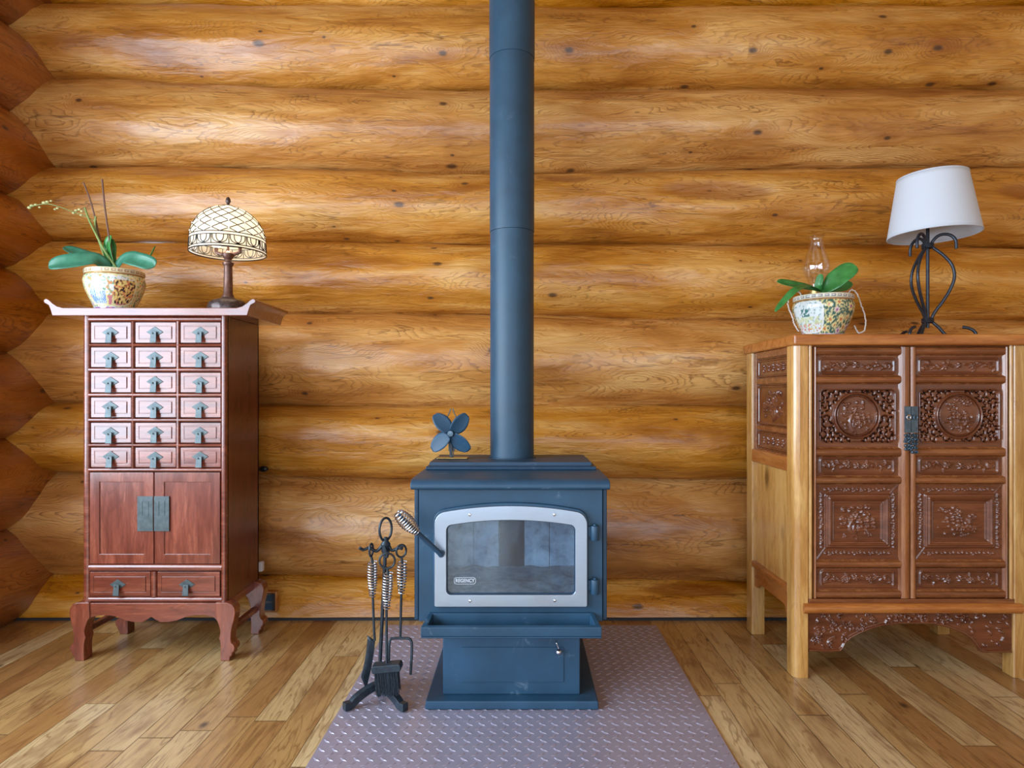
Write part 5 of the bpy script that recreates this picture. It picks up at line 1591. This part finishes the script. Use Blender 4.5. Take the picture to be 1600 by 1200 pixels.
for (px, py, s) in ((46, 324.5, 1.2), (50, 321.5, 1.2), (56, 320, 1.0), (62, 324, .8), (69, 317, 1.3), (74, 315.5, 1.1), (80, 314, .8), (86, 327, .8), (90, 325.5, .9), (115, 333, .9), (119, 329, 1.1), (124, 327.5, 1.0), (128, 330, .9), (127, 336, .9)):
    MB().ball(P(px, py, LY - .06 + (px - 46) * .0006), 0.0058 * s, 10, 7, (1.25, 1, .85)).build('bud', M['bud'], lo)

RY = RPY
ro = empty('orchid', 'leafy green orchid without flowers, in the pot on the carved cabinet', 'orchid', (rpx, RY, rsoil + .002))
MB().lathe([(0.0, 0.0), (0.015, 0.0), (0.012, 0.025), (0.008, 0.05), (0.0, 0.052)], (rpx, RY, rsoil + .001), 16).build('stem_base', M['leafg'], ro)
rb_ = Vector(P(1284, 455, RY))
leaf([rb_ + Vector((0, 0, -.004)), P(1297, 446, RY - .02), P(1311, 434, RY - .035), P(1326, 423, RY - .045), P(1338, 416, RY - .05)], 0.080, ro, M['leafg'], .22, (-.45, -0.95, .55))
leaf([rb_ + Vector((.01, .02, 0)), P(1302, 452, RY + .04), P(1318, 449, RY + .05), P(1330, 441, RY + .055)], 0.045, ro, M['leafg'], .25, (-.3, -.9, .6))
leaf([rb_ + Vector((-.01, -.01, -.002)), P(1266, 451, RY - .04), P(1245, 447, RY - .06), P(1226, 443, RY - .07), P(1214, 440, RY - .072)], 0.040, ro, M['leafg'], .35, (.1, -.9, .75))
leaf([rb_ + Vector((-.01, -.014, -.004)), P(1264, 448, RY - .085), P(1245, 453, RY - .138), P(1229, 467, RY - .140), P(1211, 487, RY - .140)], 0.030, ro, M['leafg'], .4, (-.5, -.9, .8))
leaf([rb_ + Vector((-.004, -.004, 0)), P(1279, 447, RY - .01), P(1281, 437, RY - .014), P(1283, 428, RY - .016)], 0.030, ro, M['leafg'], .3, (-.8, -1, .1))
def wiggle(pts, amp, seed, n=10):
    sp = smooth_path(pts, n)
    return [p + Vector((noise.noise(Vector((i * .55, seed, 0))), 0.4 * noise.noise(Vector((i * .55, seed, 7))), noise.noise(Vector((i * .55, seed, 3))))) * amp for i, p in enumerate(sp)]
MB().tube(wiggle([P(1324, 460, RY + .01), P(1331, 453, RY + .0), P(1339, 459, RY - .0), P(1345, 475, RY - .02), P(1351, 492, RY - .03), P(1352.5, 506, RY - .04), P(1350, 517, RY - .05), P(1342, 520, RY - .05), P(1338, 515, RY - .04), P(1335, 509, RY - .03)], .004, 4), 0.0026, 7).build('aerial_root', M['root'], ro)
MB().tube(wiggle([P(1252, 460, RY - .03), P(1243, 454, RY - .05), P(1233.5, 463, RY - .075), P(1231.5, 478, RY - .09), P(1238, 495, RY - .10), P(1241, 506, RY - .10), P(1248, 518, RY - .10)], .004, 9), 0.0026, 7).build('aerial_root', M['root'], ro)

# ---------------------------------------------------------------- leaded glass lamp
GY = 2.70
gx = PX(356.5, GY); gz = LT + .0005
tl = empty('leaded_glass_lamp', 'lit table lamp with a domed cream leaded glass shade, on the red cabinet', 'table lamp', (gx, GY, gz))
zrim, ztop = PZ(396, GY), PZ(323, GY)
RG = 0.149
bpf = [(0.0, 0.0), (0.076, 0.0), (0.080, 0.010), (0.079, 0.030), (0.072, 0.046), (0.055, 0.056), (0.034, 0.062), (0.026, 0.068), (0.0, 0.068)]
MB().lathe(bpf, (gx, GY, gz), 72, wob=lambda a, z: 1 + (0.035 * math.sin(a * 12 + z * 200) if .004 < z < .048 else 0)).build('base', M['bronzeb'], tl, sharp=180)
colz = PZ(412, GY) - gz
MB().lathe([(0.0, 0.068), (0.024, 0.068), (0.0225, 0.076), (0.0185, 0.082), (0.0165, colz - .012), (0.019, colz - .008), (0.0225, colz - .003), (0.0225, colz + .003), (0.014, colz + .008), (0.013, colz + .016), (0.019, colz + .024), (0.0255, colz + .034), (0.025, colz + .042), (0.016, colz + .048), (0.012, colz + .052), (0.0, colz + .052)], (gx, GY, gz), 40, wob=lambda a, z: 1 + (0.03 * math.cos(a * 14) if .07 < z < colz - .014 else 0)).build('column', M['bronze'], tl)
MB().tube([(gx, GY, gz + colz + .05), (gx, GY, ztop)], 0.005, 8).build('rod', M['bronze'], tl)
for s_ in (-1, 1):
    bx_ = gx + s_ * .05
    bz_b = zrim + .050
    b = MB().ball((bx_, GY, bz_b), 0.024, 16, 12, (1, 1, 1.15))
    b.build('bulb', M['bulb'], tl)
    MB().tube([(gx, GY, bz_b - .055), (gx + s_ * .03, GY, bz_b - .052), (bx_, GY, bz_b - .045), (bx_, GY, bz_b - .026)], 0.008, 8).build('socket', M['bronze'], tl)
hgt_ = ztop - zrim
def dome(t):
    """t from 0 at the rim to 1 at the crown"""
    zb_ = 0.050
    if t < .22: return RG * (1.0 - .012 * (t / .22) ** 2), t / .22 * zb_
    a = (t - .22) / .78 * R(84)
    return RG * .988 * math.cos(a), zb_ + (hgt_ - zb_) * math.sin(a) / math.sin(R(84))
def dpt(t, a, k=0.0):
    r, z = dome(t)
    r += k
    return (gx + r * math.cos(a), GY + r * math.sin(a), zrim + z)
NT_ = 44
shp = [dome(i / NT_) for i in range(NT_ + 1)]
sh_ = MB()
vs = [(gx + r * math.cos(2 * PI * k / 96), GY + r * math.sin(2 * PI * k / 96), zrim + z) for r, z in shp for k in range(96)]
sh_.add(vs, [(i * 96 + k, i * 96 + (k + 1) % 96, (i + 1) * 96 + (k + 1) % 96, (i + 1) * 96 + k) for i in range(NT_) for k in range(96)])
sho = sh_.build('lamp_shade', M['stained'], tl, recalc=False, sharp=180)
cm = MB()
NA = 14
w_ = .0019
def ringt(t, rad=w_): cm.tube([dpt(t, 2 * PI * i / 90, .0008) for i in range(90)], rad, 6, closed=True)
ringt(0.0, .0026); ringt(.045); ringt(.21); ringt(.255); ringt(.985, .002)
# lozenges over the crown
tl_ = [.255, .31, .37, .432, .498, .57, .65, .74, .85, .985]
for i in range(NA):
    for lev in range(len(tl_) - 1):
        a0 = 2 * PI * (i + (0.5 if lev % 2 else 0)) / NA
        for s_ in (-1, 1):
            a1 = a0 + s_ * PI / NA
            if lev >= 7 and i % 2: continue
            cm.tube([dpt(tl_[lev] + (tl_[lev + 1] - tl_[lev]) * q / 5, a0 + (a1 - a0) * q / 5, .0008) for q in range(6)], w_, 5, cap=False)
# tulip band
for i in range(NA):
    a0 = 2 * PI * i / NA; da = PI / NA
    cm.tube([dpt(.045 + .165 * q / 4, a0 + da, .0008) for q in range(5)], w_, 5, cap=False)
    cm.tube([dpt(.21 - .15 * math.sin(PI * q / 14) ** .55, a0 + da * .86 * -math.cos(PI * q / 14), .0008) for q in range(15)], w_, 5, cap=False)
    cm.tube([dpt(.21 - .135 * math.sin(PI * q / 14) ** .7, a0 + da * .42 * -math.cos(PI * q / 14), .0008) for q in range(15)], w_, 5, cap=False)
cm.build('came', M['came'], sho)
for lev in (1, 2, 3, 4):
    for i in range(NA):
        a0 = 2 * PI * (i + (0.5 if lev % 2 else 0)) / NA
        if math.sin(a0) < .35: MB().ball(dpt(tl_[lev], a0, .001), .0042, 8, 6).build('jewel', M['white'], sho) if lev % 2 else None
MB().lathe([(0.0, -0.004), (0.022, -0.004), (0.018, 0.004), (0.006, 0.008), (0.005, 0.012), (0.009, 0.018), (0.0105, 0.024), (0.008, 0.034), (0.004, 0.040), (0.0, 0.042)], (gx, GY, ztop), 24).build('finial', M['bronzeb'], tl)
lp = bpy.data.lights.new('lamp_glow', 'POINT'); lp.energy = 1.8; lp.color = (1.0, 0.86, 0.64); lp.shadow_soft_size = 0.03
lpo = bpy.data.objects.new('lamp_glow', lp); COL.objects.link(lpo); lpo.location = (gx, GY, zrim + .085)

# ---------------------------------------------------------------- oil lamp behind the right pot
OY = 2.825
ox = PX(1275.5, OY); oz = RT + .0005
ol = empty('oil_lamp', 'clear glass oil lamp with a tall chimney, behind the pot on the carved cabinet', 'oil lamp', (ox, OY, oz))
zc_ = PZ(368.5, OY); zb_ = PZ(454, OY)
MB().lathe([(0.0, 0.0), (0.050, 0.0), (0.052, 0.006), (0.040, 0.012), (0.034, 0.02), (0.046, 0.04), (0.052, 0.060), (0.046, 0.08), (0.026, 0.095), (0.024, 0.11), (0.0, 0.11)], (ox, OY, oz), 40).build('font', M['chimney'], ol)
bh = zb_ - oz
MB().lathe([(0.0, 0.108), (0.024, 0.108), (0.027, 0.115), (0.027, 0.125), (0.034, bh - .012), (0.034, bh - .003), (0.0, bh - .003)], (ox, OY, oz), 32).build('burner', M['brass'], ol)
ch_ = zc_ - zb_
cpf = [(0.029, 0.0), (0.030, 0.10), (0.038, 0.20), (0.050, 0.30), (0.056, 0.40), (0.0555, 0.48), (0.050, 0.58), (0.040, 0.70), (0.032, 0.80), (0.0275, 0.88), (0.0275, 0.93), (0.033, 0.985), (0.036, 1.0)]
dns = smooth_path([(r, 0, z * ch_) for r, z in cpf], 5)
co_ = MB()
pf = [(p.x, p.z) for p in dns]
vs = [(ox + r * math.cos(2 * PI * k / 64), OY + r * math.sin(2 * PI * k / 64), zb_ + z) for r, z in pf for k in range(64)]
co_.add(vs, [(i * 64 + k, i * 64 + (k + 1) % 64, (i + 1) * 64 + (k + 1) % 64, (i + 1) * 64 + k) for i in range(len(pf) - 1) for k in range(64)])
cho = co_.build('chimney', M['chimney'], ol, recalc=False, sharp=180)
so = cho.modifiers.new('thickness', 'SOLIDIFY'); so.thickness = 0.0016; so.offset = -1

# ---------------------------------------------------------------- iron lamp with the tilted shade
IY = 2.64
ix = PX(1449.5, IY); iz = RT + .0005
il = empty('iron_table_lamp', 'scrolled black iron lamp with a tapered pale fabric shade, on the carved cabinet', 'table lamp', (ix, IY, iz))
zu, zlw = PZ(384.5, IY) - iz, PZ(501, IY) - iz
ztip = PZ(330, IY) - iz
MB().tube([(ix, IY, iz + zlw - .03), (ix, IY, iz + zu + .10)], 0.0066, 12).build('stem', M['lampiron'], il)
for z in (zlw, zu):
    m = MB()
    for k in (-1, 0, 1): m.tube([(ix + .0195 * math.cos(2 * PI * i / 28), IY + .0195 * math.sin(2 * PI * i / 28), iz + z + k * .0062) for i in range(28)], 0.0042, 8, closed=True)
    m.build('collar', M['lampiron'], il)
for az in (-30, 98, 216):
    a = R(az); ca_, sa_ = math.cos(a), math.sin(a)
    zm = (zu + zlw) / 2
    prof = [(.135, zlw - .012), (.158, zlw - .022), (.165, zlw - .040), (.160, .008)][:0]
    foot = [(.118, .048), (.137, .044), (.156, .032), (.163, .016), (.150, .0065), (.110, .0060), (.070, .012), (.040, zlw - .032), (.018, zlw - .008)]
    body = [(.0125, zlw), (.024, zlw + .032), (.054, zlw + .078), (.080, zlw + .128), (.092, zlw + .175), (.083, zlw + .222), (.056, zlw + .262), (.028, zlw + .290), (.0125, zu)]
    head = [(.018, zu + .018), (.034, zu + .036), (.056, zu + .042), (.080, zu + .034), (.096, zu + .012), (.098, zu - .022)]
    path = foot + body + head
    MB().tube(smooth_path([(ix + r * ca_, IY + r * sa_, iz + z) for r, z in path], 6), 0.0062, 10).build('scroll_rod', M['lampiron'], il)
# shade
shc = Vector(P(1457.5, 322, IY))
TILT = 1.5
rotm = Matrix.Translation(shc) @ Matrix.Rotation(R(-TILT), 4, 'Y') @ Matrix.Translation(-shc)
r0, r1, hs = 0.168, 0.127, 0.240
def frust(rb, rt, h):
    n = 96; vs = []
    for i in range(13):
        t = i / 12; r = rb + (rt - rb) * t
        for k in range(n): vs.append((shc.x + r * math.cos(2 * PI * k / n), shc.y + r * math.sin(2 * PI * k / n), shc.z - h / 2 + h * t))
    return vs, [(i * n + k, i * n + (k + 1) % n, (i + 1) * n + (k + 1) % n, (i + 1) * n + k) for i in range(12) for k in range(n)]
m = MB(); m.add(*frust(r0, r1, hs))
sho2 = m.build('lamp_shade', M['linen'], il, recalc=False, sharp=180, xf=rotm)
so = sho2.modifiers.new('thickness', 'SOLIDIFY'); so.thickness = 0.0015; so.offset = 0
for rr, zz in ((r0, -hs / 2), (r1, hs / 2)):
    m = MB(); m.tube([(shc.x + rr * math.cos(2 * PI * k / 80), shc.y + rr * math.sin(2 * PI * k / 80), shc.z + zz) for k in range(80)], 0.0024, 6, closed=True)
    m.build('shade_hem', M['linen'], sho2, xf=rotm)
m = MB()
for k in range(3):
    a = 2 * PI * k / 3 + .4
    m.tube([(shc.x, shc.y, shc.z + hs / 2 - .02), (shc.x + r1 * math.cos(a), shc.y + r1 * math.sin(a), shc.z + hs / 2)], .0018, 6)
m.build('spider', M['lampiron'], sho2, xf=rotm)
MB().tube([(ix, IY, iz + zu + .10), (ix, IY, iz + zu + .15)], 0.012, 12).build('bulb_socket', M['white'], il)

# ---------------------------------------------------------------- socket, plug and connector on the wall
def wall_y(x, z):
    for k in range(len(SEAM_Z) - 1):
        a, b = seam(k + 1, x), seam(k, x)
        if a <= z <= b:
            h = (b - a) / 2; rad = (h * h + BULGE * BULGE) / (2 * BULGE); d = z - (a + b) / 2
            return YS - BULGE + rad - math.sqrt(max(0, rad * rad - d * d))
    return YS
sx_, _, sz_ = P(425.5, 938, 2.985)
ou = empty('wall_outlet', 'black wall outlet low on the bottom log, behind the red cabinet', 'outlet', (sx_, 2.97, sz_))
MB().box(sx_ - .040, sx_ + .030, 2.962, 2.984, sz_ - .050, sz_ + .050).build('mounting_pad', M['honey_x'], ou, bevel=.006)
MB().box(sx_ - .034, sx_ + .022, 2.957, 2.962, sz_ - .040, sz_ + .040).build('cover_plate', M['black'], ou, bevel=.003)
sk_ = MB()
for k in (-1, 1): sk_.prism(rrect(sx_ - .006, sz_ + k * .019, .016, .013, .006), 'y', 2.955, 2.957)
sk_.build('socket_face', M['stoved'], ou, bevel=.0005)
yy = wall_y(PX(408, 2.97), PZ(885, 2.97)) - .016
wx, _, wz = P(408, 885, yy - .02)
MB_ = MB().box(wx - .012, wx + .010, yy - .030, yy - .002, wz - .024, wz + .024)
o_ = MB_.build('plug_adapter', M['white'], None, bevel=.006, seg=3)
tag(o_, 'small white plug adapter on the log wall, just right of the red cabinet', 'plug')
yy = wall_y(PX(412, 3.0), PZ(733, 3.0)) - .016
wx, _, wz = P(411, 733, yy - .02)
o_ = MB().ball((wx, yy - .014, wz), .015, 18, 12, (1.5, .85, .95)).build('cord_switch', M['black'], None)
tag(o_, 'small black cord switch in the log seam beside the red cabinet', 'switch')
